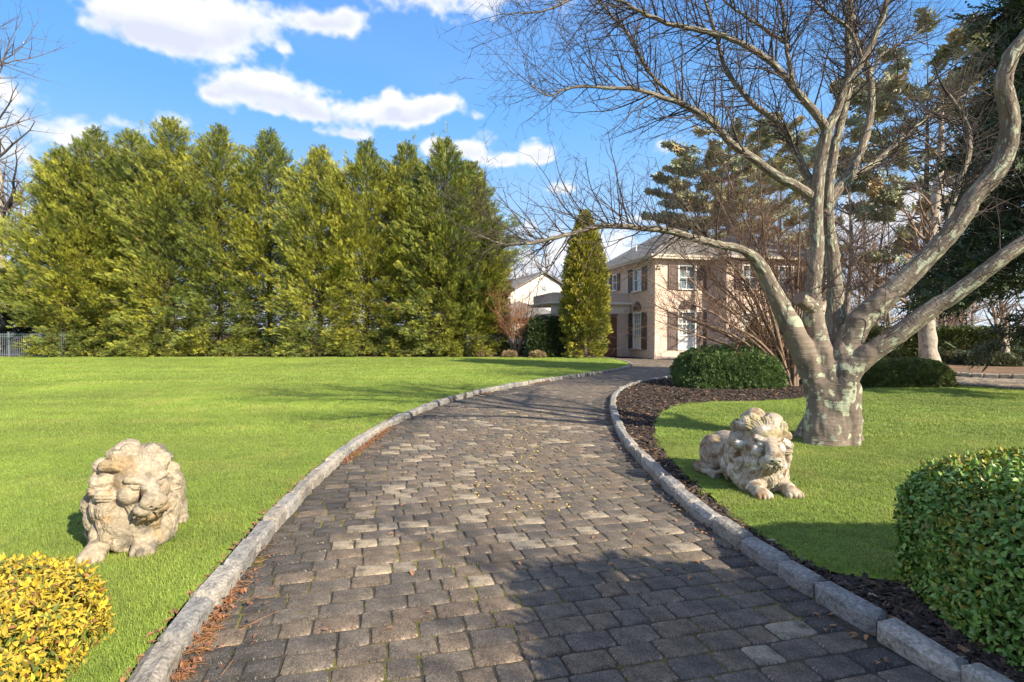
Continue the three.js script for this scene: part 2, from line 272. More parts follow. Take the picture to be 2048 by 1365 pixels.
// ---- kerb stones
const graniteTex = tex(512, (u, v) => { const n = tnoise(u, v, 8, 12, 4), s = tnoise(u, v, 128, 13, 1), s2 = tnoise(u, v, 64, 15, 2), st = sstep(.12, .4, tnoise(u, v, 3, 16, 4)); let k = 1 + n * .5 + s2 * .7; if (s < -.42) k *= .4; return [mixf(.30, .22, st) * k, mixf(.285, .195, st) * k, mixf(.265, .15, st) * k]; }, { rep: 1.6 });
const graniteH = tex(256, (u, v) => .5 + tnoise(u, v, 12, 21, 5) * .9, { srgb: false, rep: 4 });
const kerbMats = [[.86, .86, .86], [.70, .71, .73], [.98, .95, .9], [.80, .76, .70]].map((c) => std({ map: graniteTex, color: rgb(...c), bumpMap: graniteH, bumpScale: .0035, roughness: .85 }));
function kerb(name, label, pts, side, { from = -1e9, to = 1e9, h = .10, w = .125, max = 260 } = {}) {
  const k = setting(name, null, null, label), r = rng(name.length * 31 + label.length), geos = [0, 1, 2, 3, 4, 5].map(() => chamfer(.32, .22, w, .028, .016, r));
  let i = 0, n = 0;
  while (i < pts.length - 2 && n < max) {
    const L = .27 + r() * .12; let j = i, acc = 0; while (j < pts.length - 1 && acc < L) { acc += Math.hypot(pts[j + 1][0] - pts[j][0], pts[j + 1][1] - pts[j][1]); j++; }
    const a = pts[i], b = pts[j], dx = b[0] - a[0], dd = b[1] - a[1], l = Math.hypot(dx, dd), cx = (a[0] + b[0]) / 2 - dd / l * side * w / 2, cd = (a[1] + b[1]) / 2 + dx / l * side * w / 2; i = j;
    if (cd < from || cd > to || cd < 1.1 || Math.abs(cx) > .98 * cd + .6) continue;
    const m = part(k, 'kerb_stone', geos[Math.floor(r() * 6)], kerbMats[Math.floor(r() * 4)]);
    m.scale.set((l - .016) / .32, 1, 1 + (r() - .5) * .12); m.position.set(cx, h - .11 + (r() - .5) * .022, -cd); m.rotation.set((r() - .5) * .05, Math.atan2(dd, dx) + (r() - .5) * .04, (r() - .5) * .03); n++;
  }
  return k;
}
kerb('kerb_along_lawn', 'row of grey granite kerb stones edging the large lawn', LEFT, 1, { to: 32.5 });
kerb('kerb_along_island', 'row of grey granite kerb stones curving round the mulch island', RIGHT, -1);
kerb('kerb_along_bed', 'pale kerb stones along the planting bed beyond the far drive', OUTER.slice(60), 1, { h: .14 });

// ---- lawns and beds
const lawnTex = tex(512, (u, v) => { const n = tnoise(u, v, 5, 41, 5), f = tnoise(u, v, 128, 42, 1), k = 1 + n * .25 + f * .55; return [.17 * k, .24 * k, .026 * k]; }, { rep: .45 });
const lawnMat = std({ map: lawnTex, roughness: 1 });
const mulchTex = tex(512, (u, v) => { const n = tnoise(u, v, 8, 51, 5), f = tnoise(u, v, 64, 52, 3), k = .6 + n * .6 + f * 1.1; return [.060 * k, .040 * k, .030 * k]; }, { rep: .9 });
const mulchH = tex(256, (u, v) => .5 + tnoise(u, v, 24, 53, 4) * .9, { srgb: false, rep: 1.6 });
const mulchMat = std({ map: mulchTex, bumpMap: mulchH, bumpScale: .03, roughness: 1 });
const lawnEdge = offset2(LEFT, .15);
const LAWN_L = [...lawnEdge.filter(([x, d]) => d < 30.2), [4.4, 30.6], [3, 30.9], [-2, 31.1], [-12, 31.3], [-24, 31.5], [-46, 31.6], [-46, -2]];
setting('lawn', sheet(LAWN_L, .06), lawnMat, 'wide bright green mown lawn beside the drive');
setting('planting_bed', sheet([[5.3, 30.3], [4.4, 30.6], [3, 30.9], [-2, 31.1], [-12, 31.3], [-24, 31.5], [-46, 31.6], [-46, 60], [4.6, 60], [4.8, 33]], .045), std({ map: litterTex, roughness: 1, color: rgb(1.3, 1.2, 1.1) }), 'leaf strewn bed under the evergreen row');
const isl = offset2(RIGHT, -.12);
setting('mulch_bed', sheet(isl, .045), mulchMat, 'dark bark mulch bed inside the kerbed island');
const LAWN_R = spline2([[2.2, 3.16], [1.92, 3.27], [1.80, 3.7], [1.765, 4.07], [1.75, 4.6], [1.765, 5.6], [1.86, 6.66], [2.21, 8.46], [2.95, 10.3], [3.81, 11.15], [5.64, 11.57], [8.0, 13.0], [9.6, 14.3], [11.6, 14.9], [12.9, 12.9], [14.1, 10.2], [15.1, 7], [15.2, 3.5], [12, 2.6], [7, 2.9], [4.4, 3.7], [3.4, 3.6], [2.6, 3.25]], .12);
setting('island_lawn', sheet(LAWN_R, .062), lawnMat, 'bright green lawn patch round the spreading tree');
const BED_R = [...offset2(OUTER.slice(60), .14), [60, 8], [60, 60], [11, 60], [11, 27]];
setting('bed', sheet(BED_R, .05), std({ map: litterTex, roughness: 1, color: rgb(1.55, 1.25, 1.05) }), 'sunlit brown mulch bed beyond the far drive');

// ---- grass: small tufts of bent blades
function tuft(r, n, rad, h, w) {
  const g = new Geo();
  for (let k = 0; k < n; k++) {
    const a = r() * 6.283, q = Math.sqrt(r()) * rad, x = Math.cos(a) * q, z = Math.sin(a) * q, b = r() * 6.283, lean = .35 + r() * .7, H = h * (.5 + r() * .7), dx = Math.cos(b), dz = Math.sin(b), W = w * (.7 + r() * .6);
    const p0 = V(x - dz * W, 0, z + dx * W), p1 = V(x + dz * W, 0, z - dx * W), m = V(x + dx * H * lean * .35, H * .62, z + dz * H * lean * .35), tip = V(x + dx * H * lean, H * (1 - lean * .25), z + dz * H * lean);
    const nn = V(-dx * .5 + (r() - .5) * .5, 1, -dz * .5 + (r() - .5) * .5).normalize(), i0 = g.vert(p0, nn, 0, 0), i1 = g.vert(p1, nn, 1, 0), i2 = g.vert(V(m.x - dz * W * .7, m.y, m.z + dx * W * .7), nn, 0, .6), i3 = g.vert(V(m.x + dz * W * .7, m.y, m.z - dx * W * .7), nn, 1, .6), i4 = g.vert(tip, nn, .5, 1);
    g.i.push(i0, i1, i2, i2, i1, i3, i2, i3, i4);
  }
  return g.build(true);
}
const grassMat = leafMat([1, 1, 1], .3, .7);
function sow(poly, name, label, edgeKeep, seed) {
  const r = rng(seed), near = [0, 1, 2].map(() => tuft(r, 190, .085, .034, .0016)), mid = [0, 1].map(() => tuft(r, 200, .17, .042, .0026)), far = [0, 1].map(() => tuft(r, 170, .34, .05, .0050)), lists = new Map();
  const zones = [[1.1, 7.5, .085, near], [7.5, 15, .17, mid], [15, 32, .34, far]];
  for (const [d0, d1, st, geos] of zones) for (let d = d0; d < d1; d += st) {
    const X = .96 * d + .4; for (let x = -X; x < X; x += st) {
      const px = x + (r() - .5) * st * .9, pd = d + (r() - .5) * st * .9;
      if (!inside(poly, px, pd) || (edgeKeep && !edgeKeep(px, pd, st))) continue;
      const g = geos[Math.floor(r() * geos.length)]; if (!lists.has(g)) lists.set(g, []);
      const n = fbm(px * .35, pd * .35, 2, 3), s = noise(px * .5 + 9, pd * 2.6, 5), dry = sstep(.25, .75, noise(px * 1.7, pd * 1.7, 8) + .5 * noise(px * 6, pd * 6, 1)) * .5 + .12 * s, t = 1 + n * .35 + s * .10 + (r() - .5) * .22;
      lists.get(g).push({ m: trs(V(px, .055, -pd), new THREE.Quaternion().setFromAxisAngle(V(0, 1, 0), r() * 6.283), V(1, .75 + r() * .5, 1)), c: [mixf(.245, .36, dry) * t, mixf(.335, .375, dry) * t, mixf(.042, .08, dry) * t] });
    }
  }
  const o = thing(name, label, 'grass'); o.userData.kind = 'stuff';
  for (const [g, l] of lists) instanced(o, 'blades', g, grassMat, l);
}
sow(LAWN_L, 'grass', 'short green grass blades of the large lawn', (x, d, s) => d > 25 || distTo(LEFT, x, d) > .15 + s * .45, 5);
sow(LAWN_R, 'grass', 'short green grass blades round the spreading tree', (x, d, s) => distTo(LAWN_R, x, d) > s * .45, 6);

// ---- mulch chips, fallen leaves and moss
function chipGeo(r) { const g = chamfer(.05, .006, .014, .0025, .006, r); return g; }
{
  const r = rng(88), geos = [0, 1, 2].map(() => chipGeo(r)), lists = geos.map(() => []), mat = std({ roughness: 1 });
  for (let k = 0; k < 60000; k++) {
    const d = 1.5 + Math.pow(r(), 1.5) * 17, x = .9 + r() * (.95 * d - .2); if (!inside(isl, x, d) || inside(LAWN_R, x, d) || d > 18) continue; if (d > 8 && r() < .2) continue;
    const s = .7 + r() * 1.1 + d * .03, red = r(), q = new THREE.Quaternion().setFromEuler(new THREE.Euler((r() - .5) * .9, r() * 6.28, (r() - .5) * .7)), b = .5 + r() * r() * 1.9;
    lists[k % 3].push({ m: trs(V(x, .052 + r() * .012, -d), q, s), c: red < .08 ? [.15 * b, .08 * b, .042 * b] : red < .12 ? [.20 * b, .155 * b, .105 * b] : [.050 * b, .035 * b, .029 * b] });
  }
  const o = thing('mulch_chips', 'loose dark bark chips on the island bed', 'mulch'); o.userData.kind = 'stuff';
  lists.forEach((l, i) => instanced(o, 'bark_chips', geos[i], mat, l));
}
function leafGeo(l, w, bend, seg = 3) {                     // pointed oval blade lying along +y of the stem, curled a little
  const g = new Geo(), rows = [];
  for (let k = 0; k <= seg; k++) { const t = k / seg, ww = w * Math.sin(Math.PI * Math.pow(t, .8)) * .5, z = -bend * l * t * t; if (k === 0 || k === seg) rows.push([g.vert(V(0, l * t, z), V(0, .3, 1).normalize(), .5, t)]); else rows.push([g.vert(V(-ww, l * t, z + w * .14), V(-.35, .2, 1).normalize(), 0, t), g.vert(V(0, l * t, z), V(0, .2, 1).normalize(), .5, t), g.vert(V(ww, l * t, z + w * .14), V(.35, .2, 1).normalize(), 1, t)]); }
  for (let k = 0; k < seg; k++) { const a = rows[k], b = rows[k + 1]; if (a.length === 1) g.i.push(a[0], b[1], b[0], a[0], b[2], b[1]); else if (b.length === 1) g.i.push(a[0], a[1], b[0], a[1], a[2], b[0]); else g.i.push(a[0], a[1], b[0], b[0], a[1], b[1], a[1], a[2], b[1], b[1], a[2], b[2]); }
  return g.build(true);
}
{
  const r = rng(99), oak = leafGeo(.06, .034, .3), straw = chamfer(.075, .0014, .0014, .0004, 0, r), mossG = tuft(r, 26, .022, .012, .0022), litter = [], needles = [], moss = [], yellow = [];
  for (let k = 0; k < 9500; k++) {                          // drift of leaves against the kerb of the lawn
    const i = Math.floor(14 + Math.pow(r(), 1.25) * 180), p = LEFT[i]; if (!p) continue; const clump = sstep(-.25, .45, noise(i * .09, 3.3)); if (r() > clump) continue;
    const o = r() < .8 ? r() * .075 : Math.pow(r(), 2) * .3, a = LEFT[i - 1], b = LEFT[i + 1], l = Math.hypot(b[0] - a[0], b[1] - a[1]), x = p[0] + (b[1] - a[1]) / l * (o + .01), d = p[1] - (b[0] - a[0]) / l * (o + .01);
    const br = .6 + r() * .8, q = new THREE.Quaternion().setFromEuler(new THREE.Euler(-Math.PI / 2 + (r() - .5) * 1.3, r() * 6.28, (r() - .5) * 1.2, 'YXZ'));
    if (r() < .45) needles.push({ m: trs(V(x, .006 + r() * .02, -d), new THREE.Quaternion().setFromEuler(new THREE.Euler((r() - .5) * .2, r() * 6.28, (r() - .5) * .25)), .6 + r() * .8), c: [.30 * br, .15 * br, .06 * br] });
    else litter.push({ m: trs(V(x, .010 + r() * .03, -d), q, .25 + r() * .42), c: r() < .5 ? [.25 * br, .10 * br, .04 * br] : [.19 * br, .09 * br, .048 * br] });
  }
  for (let k = 0; k < 900; k++) {                           // fewer against the island kerb and on the lawn side of the stones
    const side = r() < .45, E = side ? RIGHT : LEFT, i = Math.floor(14 + r() * 150), p = E[i], a = E[i - 1], b = E[i + 1], l = Math.hypot(b[0] - a[0], b[1] - a[1]), o = side ? r() * r() * .25 : -.135 - r() * .03, s = side ? -1 : 1;
    const x = p[0] + s * (b[1] - a[1]) / l * o, d = p[1] - s * (b[0] - a[0]) / l * o, br = .5 + r() * .8;
    litter.push({ m: trs(V(x, side ? .012 : .075, -d), new THREE.Quaternion().setFromEuler(new THREE.Euler(-Math.PI / 2 + (r() - .5), r() * 6.28, (r() - .5), 'YXZ')), .35 + r() * .5), c: [.30 * br, .14 * br, .06 * br] });
  }
  for (let k = 0; k < 90; k++) { const d = 2.2 + r() * 11, x = mixf(-1.5, 1.3, r()); if (!onDrive(x, d)) continue; litter.push({ m: trs(V(x, .012, -d), new THREE.Quaternion().setFromEuler(new THREE.Euler(-Math.PI / 2 + (r() - .5) * .6, r() * 6.28, 0, 'YXZ')), .4 + r() * .6), c: [.30, .15, .08] }); }
  for (let k = 0; k < 9000; k++) {                          // moss and grass in the joints
    const d = 2 + r() * 9, x = mixf(-2, 1.7, r()); if (!onDrive(x, d)) continue; const e = Math.min(distTo(LEFT, x, d), 1.3 * distTo(RIGHT, x, d)), n = noise(x * 1.6 + 3, d * 1.2);
    const row = (-Math.sin(.25) * x + Math.cos(.25) * d) / .155, fr = Math.abs(row - Math.round(row)), joint = Math.abs(row - Math.floor(row) - .5); if (joint < .43) continue;
    if (r() > .25 + n * .8 + (e < .5 ? .55 : 0)) continue;
    moss.push({ m: trs(V(x, -.009, -d), new THREE.Quaternion().setFromAxisAngle(V(0, 1, 0), r() * 6.28), V(.5 + r() * .7, .6 + r() * .8, .3 + r() * .2)), c: r() < .7 ? [.19 + r() * .08, .17 + r() * .06, .022] : [.10, .13, .02] });
  }
  for (let k = 0; k < 420; k++) { const d = 4.5 + r() * 6, x = .15 + (r() + r() - 1) * .8 + (d - 5) * .02; if (!onDrive(x, d)) continue; yellow.push({ m: trs(V(x, .006, -d), new THREE.Quaternion().setFromEuler(new THREE.Euler(-Math.PI / 2 + (r() - .5) * .8, r() * 6.28, 0, 'YXZ')), .3 + r() * .4), c: [.52 + r() * .2, .40 + r() * .12, .10] }); }
  const o = thing('leaf_litter', 'fallen rust brown leaves and pine straw along the granite kerb', 'leaves'); o.userData.kind = 'stuff';
  instanced(o, 'fallen_leaves', oak, leafMat([1, 1, 1], .15, .85), litter); instanced(o, 'pine_straw', straw, std({}), needles); instanced(o, 'yellow_bits', oak, leafMat([1, 1, 1], .15, .85), yellow);
  const m = thing('joint_moss', 'green moss and weeds growing in the paver joints', 'moss'); m.userData.kind = 'stuff'; instanced(m, 'moss', mossG, grassMat, moss);
}

// ================================================================ SMOOTH SOLIDS: distance field on a grid, meshed by surface nets
class Field {
  constructor(lo, hi, cell) { this.lo = lo; this.c = cell; this.n = [0, 1, 2].map((k) => Math.ceil((hi[k] - lo[k]) / cell) + 1); this.f = new Float32Array(this.n[0] * this.n[1] * this.n[2]).fill(.2); }
  each(b0, b1, pad, fn) {
    const [nx, ny, nz] = this.n, c = this.c, r = [0, 1, 2].map((k) => [Math.max(0, Math.floor((b0[k] - pad - this.lo[k]) / c)), Math.min(this.n[k] - 1, Math.ceil((b1[k] + pad - this.lo[k]) / c))]);
    for (let z = r[2][0]; z <= r[2][1]; z++) for (let y = r[1][0]; y <= r[1][1]; y++) { let q = (z * ny + y) * nx + r[0][0]; const Y = this.lo[1] + y * c, Z = this.lo[2] + z * c; for (let x = r[0][0]; x <= r[0][1]; x++, q++) this.f[q] = fn(this.lo[0] + x * c, Y, Z, this.f[q]); }
  }
  static smin(a, b, k) { const h = Math.max(k - Math.abs(a - b), 0) / k; return Math.min(a, b) - h * h * k * .25; }
  ball(p, r, k = .03, M = null, cut = false) {            // ellipsoid, turned by matrix M about its centre; cut takes it away
    const R = Array.isArray(r) ? r : [r, r, r], m = Math.max(...R), e = M ? M.clone().invert().elements : null, s = Math.min(...R);
    this.each(p.map((v) => v - m), p.map((v) => v + m), k + .05, (x, y, z, f) => {
      let a = x - p[0], b = y - p[1], c = z - p[2]; if (e) [a, b, c] = [e[0] * a + e[4] * b + e[8] * c, e[1] * a + e[5] * b + e[9] * c, e[2] * a + e[6] * b + e[10] * c];
      const k0 = Math.hypot(a / R[0], b / R[1], c / R[2]), k1 = Math.hypot(a / (R[0] * R[0]), b / (R[1] * R[1]), c / (R[2] * R[2])), d = k1 > 1e-6 ? k0 * (k0 - 1) / k1 : -s;
      return cut ? -Field.smin(-f, d, k) : Field.smin(f, d, k);
    });
  }
  rod(a, b, ra, rb, k = .03, cut = false, strand = null) { // tapered capsule; strand = [side vector, spacing, depth] scores hair along it
    const ab = [b[0] - a[0], b[1] - a[1], b[2] - a[2]], L2 = ab[0] ** 2 + ab[1] ** 2 + ab[2] ** 2, m = Math.max(ra, rb);
    this.each([0, 1, 2].map((q) => Math.min(a[q], b[q]) - m), [0, 1, 2].map((q) => Math.max(a[q], b[q]) + m), k + .05, (x, y, z, f) => {
      const p = [x - a[0], y - a[1], z - a[2]], t = clamp((p[0] * ab[0] + p[1] * ab[1] + p[2] * ab[2]) / L2, 0, 1), q = [p[0] - ab[0] * t, p[1] - ab[1] * t, p[2] - ab[2] * t];
      let d = Math.hypot(...q) - (ra + (rb - ra) * t); if (strand && Math.abs(d) < .05) { const s = q[0] * strand[0][0] + q[1] * strand[0][1] + q[2] * strand[0][2]; d += strand[2] * Math.cos(s / strand[1] * 6.283); }
      return cut ? -Field.smin(-f, d, k) : Field.smin(f, d, k);
    });
  }
  displace(fn, pad = .04) { const [nx, ny, nz] = this.n; let q = 0; for (let z = 0; z < nz; z++) for (let y = 0; y < ny; y++) for (let x = 0; x < nx; x++, q++) if (Math.abs(this.f[q]) < pad) this.f[q] += fn(this.lo[0] + x * this.c, this.lo[1] + y * this.c, this.lo[2] + z * this.c); }
  mesh(uvFn, colFn) {
    const [nx, ny, nz] = this.n, f = this.f, id = new Int32Array(nx * ny * nz).fill(-1), g = new Geo(), sy = nx, sz = nx * ny, c = this.c;
    for (let z = 0; z < nz - 1; z++) for (let y = 0; y < ny - 1; y++) for (let x = 0; x < nx - 1; x++) {
      const q = z * sz + y * sy + x; let mask = 0, cnt = 0, ax = 0, ay = 0, az = 0; const v = [];
      for (let k = 0; k < 8; k++) { v[k] = f[q + (k & 1) + ((k >> 1) & 1) * sy + (k >> 2) * sz]; if (v[k] < 0) mask |= 1 << k; }
      if (mask === 0 || mask === 255) continue;
      for (let k = 0; k < 8; k++) for (const b of [1, 2, 4]) if (!(k & b)) { const o = k | b; if ((v[k] < 0) !== (v[o] < 0)) { const t = v[k] / (v[k] - v[o]); ax += (k & 1) + (b === 1 ? t : 0); ay += ((k >> 1) & 1) + (b === 2 ? t : 0); az += (k >> 2) + (b === 4 ? t : 0); cnt++; } }
      const gx = v[1] + v[3] + v[5] + v[7] - v[0] - v[2] - v[4] - v[6], gy = v[2] + v[3] + v[6] + v[7] - v[0] - v[1] - v[4] - v[5], gz = v[4] + v[5] + v[6] + v[7] - v[0] - v[1] - v[2] - v[3], gl = Math.hypot(gx, gy, gz) || 1;
      const p = V(this.lo[0] + (x + ax / cnt) * c, this.lo[1] + (y + ay / cnt) * c, this.lo[2] + (z + az / cnt) * c), n = V(gx / gl, gy / gl, gz / gl), uv = uvFn ? uvFn(p) : [p.x + p.z, p.y];
      id[q] = g.vert(p, n, uv[0], uv[1], colFn ? colFn(p, n) : null);
    }
    for (let z = 1; z < nz - 1; z++) for (let y = 1; y < ny - 1; y++) for (let x = 1; x < nx - 1; x++) {
      const q = z * sz + y * sy + x, s = f[q] < 0;
      const quad = (a, b, cc, d) => { if (a < 0 || b < 0 || cc < 0 || d < 0) return; if (s) g.i.push(a, b, cc, a, cc, d); else g.i.push(a, cc, b, a, d, cc); };
      if (s !== f[q + 1] < 0) quad(id[q - sy - sz], id[q - sz], id[q], id[q - sy]);
      if (s !== f[q + sy] < 0) quad(id[q - 1 - sz], id[q - 1], id[q], id[q - sz]);
      if (s !== f[q + sz] < 0) quad(id[q - 1 - sy], id[q - sy], id[q], id[q - 1]);
    }
    return g.build();
  }
}

// ================================================================ THE TWO STONE LIONS
const stoneH = tex(256, (u, v) => .5 + tnoise(u, v, 16, 61, 5) * .9, { srgb: false, rep: 5 });
function lionGeo({ flip = 1, headYaw = 0, seed = 1, colour, tail = true, pitch = 0, tuck = 0, skew = 0, bulk = 1 }) {
  // local axes: +z is the way the body faces, y up; flip mirrors the pose
  const F = new Field([-.46, -.03, -1.12], [.46, 1.02, .60], .0078), r = rng(seed), fx = (p) => [p[0] * flip, p[1], p[2]];
  const ball = (p, R, k = .04, cut = false, M = null) => F.ball(fx(p), R, k, M, cut), rod = (a, b, ra, rb, k = .03, cut = false, st = null) => F.rod(fx(a), fx(b), ra, rb, k, cut, st);
  // the body lying down, haunches to both sides
  ball([0, .27, -.42], [.21, .25, .46], .06); ball([0, .33, -.70], [.19, .2, .28], .08); ball([0, .30, .0], [.25, .32, .26], .08);
  for (const s of [-1, 1]) {
    ball([s * .19, .25, -.70], [.125, .235, .24], .035); rod([s * .25, .08, -.82], [s * .29, .06, -.50], .07, .055, .03); ball([s * .30, .05, -.44], [.062, .05, .09], .02);
    for (let t = -1; t <= 1; t++) ball([s * .30 + t * .034, .04, -.365], [.021, .034, .035], .008);
    // forelegs stretched forward with toes
    rod([s * .20, .20, -.02], [s * .19, .10, .14], .13, .095, .05); rod([s * .19, .10, .10], [s * .172 + skew, .075, .36 - tuck], .095, .072, .03); ball([s * .172 + skew, .060, .40 - tuck], [.095, .060, .09], .02);
    for (let t = 0; t < 4; t++) { const o = (t - 1.5) * .045; ball([s * .172 + o + skew, .043, .467 - tuck - Math.abs(t - 1.5) * .014], [.027, .043, .047], .006); }
  }
  if (tail) { const T = [[-.20, .10, -.92], [-.32, .07, -.86], [-.38, .06, -.70], [-.37, .07, -.52], [-.31, .09, -.36], [-.27, .14, -.27]]; for (let k = 0; k < 5; k++) rod(T[k], T[k + 1], .036 - k * .002, .034 - k * .002, .015); ball([-.25, .18, -.23], [.05, .08, .05], .02); }
  // the head: placed on a neck pivot and turned
  const piv = [0, .47, .03], cy = Math.cos(headYaw), sy = Math.sin(headYaw), cp = Math.cos(pitch), sp = Math.sin(pitch);
  const HS = 1.14, H = (p) => { let x = p[0] * HS, y = (p[1] - piv[1]) * HS, z = (p[2] - piv[2]) * HS;[y, z] = [y * cp - z * sp, y * sp + z * cp]; return [x * cy + z * sy + piv[0], y + piv[1], -x * sy + z * cy + piv[2]]; };
  const HM = new THREE.Matrix4().makeRotationY(headYaw * flip).multiply(new THREE.Matrix4().makeRotationX(pitch));
  const hb = (p, R, k = .03, cut = false) => F.ball(fx(H(p)), R.map((v) => v * HS), k, HM, cut), hr = (a, b, ra, rb, k = .02, cut = false, st = null) => F.rod(fx(H(a)), fx(H(b)), ra * HS, rb * HS, k, cut, st);
  ball([0, .42, .02], [.27 * bulk, .33, .25 * bulk], .08); ball([0, .25, .10], [.24 * bulk, .22, .22 * bulk], .08); hb([0, .55, .0], [.24, .235, .18], .06);
  // mane: curled locks combed away from the face in three rings, then hanging on chest and flanks
  const lock = (pts, r0, r1, turn) => { for (let k = 0; k < pts.length - 1; k++) { const t0 = k / (pts.length - 1), t1 = (k + 1) / (pts.length - 1), a = pts[k], b = pts[k + 1], R = (t) => mixf(r0, r1, t) * (.75 + .5 * Math.sin(Math.PI * Math.min(1, t * 1.15))); const d = V(b[0] - a[0], b[1] - a[1], b[2] - a[2]).normalize(), s = V(a[0], a[1] - .45, a[2]).normalize().cross(d).normalize(); F.rod(a, b, R(t0), R(t1), .006, false, [[s.x, s.y, s.z], .026, .0042]); } };
  const ring = (n, ra, rb, za, zb, r0, r1, off, drop, curl, lo = -200, hi = 160) => {
    for (let k = 0; k < n; k++) {
      const ph = (off + k) / n * 360, deg = ((ph + 180) % 360) - 180; if (deg < lo || deg > hi) continue;
      const a0 = deg * Math.PI / 180 + (r() - .5) * .15, cs = (k % 2 ? 1 : -1) * curl * (.6 + r() * .7), pts = [];
      for (let j = 0; j <= 6; j++) { const t = j / 6, a = a0 + cs * Math.sin(t * 3.6) * (.25 + t * .5), R = mixf(ra, rb, Math.sin(t * 2.1) / Math.sin(1.571)), z = mixf(za, zb, t * t) + .025 * Math.sin(t * 3.1), x = Math.cos(a) * R * .95, y = .56 + Math.sin(a) * R * 1.04 - drop * t * t; pts.push(fx(H([x, y, z]))); }
      lock(pts, r0 * (.85 + r() * .3), r1);
    }
  };
  hb([0, .54, -.08], [.215, .215, .16], .06); ring(13, .185, .262, -.02, -.13, .070, .030, .2, .05, .34);
  ring(13, .165, .275, .07, -.03, .066, .028, .7, .05, .34);
  ring(12, .15, .265, .16, .06, .058, .022, .3, .05, .36, -200, 60);
  
  for (let row = 0; row < 4; row++) for (let k = 0; k < 7; k++) {
    const a = (-78 + k * 26 + (row % 2) * 13 + (r() - .5) * 10) * Math.PI / 180, y0 = .47 - row * .105 + (r() - .5) * .03, R = (.272 - row * .012) * bulk, c = (k % 2 ? 1 : -1) * .26, pts = [];
    for (let j = 0; j <= 6; j++) { const t = j / 6, q = a + c * Math.sin(t * 3.8) * (.3 + .4 * t), RR = R + .04 * Math.sin(t * 2.6) - .02 * t; pts.push(fx([Math.sin(q) * RR * 1.02, y0 - (row === 3 ? .12 : .205) * t, Math.cos(q) * RR * 1.0 + .0])); }
    lock(pts, .060 * (.85 + r() * .3), .020);
  }
  for (const s of [-1, 1]) for (let k = 0; k < 5; k++) { const pts = []; for (let j = 0; j <= 5; j++) { const t = j / 5; pts.push(fx([s * (.255 * bulk + .025 * Math.sin(t * 3)), .50 - k * .045 - .26 * t, .04 - k * .05 - .05 * t + .03 * Math.sin(t * 4 + k)])); } lock(pts, .052, .016); }
  // the face
  hb([0, .60, .15], [.165, .185, .17], .04); hb([0, .70, .19], [.125, .075, .10], .03);            // skull, forehead
  hb([-.088, .555, .255], [.078, .075, .075], .025); hb([.088, .555, .255], [.078, .075, .075], .025); // cheeks
  hr([0, .665, .27], [0, .575, .43], .048, .066, .022); hb([0, .552, .440], [.088, .056, .058], .018);  // bridge and broad nose
  for (const s of [-1, 1]) {
    hr([s * .022, .655, .325], [s * .115, .672, .265], .023, .026, .014);                              // brow
    hb([s * .072, .622, .318], [.036, .024, .030], .010, true); hb([s * .072, .621, .300], [.029, .022, .026], .004); // eye in its socket
    hr([s * .036, .612, .325], [s * .105, .614, .290], .009, .008, .006); hr([s * .04, .633, .330], [s * .105, .634, .292], .010, .008, .006); // lids
    hb([s * .050, .498, .408], [.064, .050, .064], .014); hb([s * .030, .538, .478], [.013, .010, .02], .006, true); // lip pad, nostril
    hr([s * .012, .470, .445], [s * .085, .462, .375], .010, .008, .008, true);                       // mouth line
    for (let q = 0; q < 4; q++) hr([s * (.02 + q * .02), .478, .452 - q * .012], [s * (.03 + q * .024), .437, .437 - q * .014], .013, .008, .005); // moustache locks
  }
  hr([0, .53, .484], [0, .475, .458], .006, .006, .006, true);
  hb([0, .432, .375], [.062, .044, .058], .014); for (let q = -2; q <= 2; q++) hr([q * .024, .43, .40], [q * .030, .36, .36 - Math.abs(q) * .01], .022, .012, .007); // chin and beard
  for (let q = -3; q <= 3; q++) { // forelock: waves rolling back off the brow to both sides
    const sg = Math.sign(q) || 1, w = Math.abs(q), P = [[q * .030, .735 - w * .006, .205 - w * .012], [q * .045 + sg * .012, .772 - w * .012, .165 - w * .01], [q * .060 + sg * .02, .782 - w * .022, .10 - w * .012], [q * .062 + sg * .012, .760 - w * .03, .03], [q * .058, .725 - w * .03, -.03]].map((p) => fx(H(p)));
    lock(P, .048, .026);
  }
  F.displace((x, y, z) => .0022 * fbm(x * 16, y * 16, z * 16, 3));
  F.each([-.5, -.1, -1.2], [.5, .012, .7], 0, (x, y, z, f) => (y < .0 ? Math.max(f, -y - .001) : f));
  return F.mesh((p) => [p.x * .8 - p.z * .6, p.y + p.z * .15], colour);
}
const lionMat = () => std({ vertexColors: true, roughness: .88, bumpMap: stoneH, bumpScale: .003 });
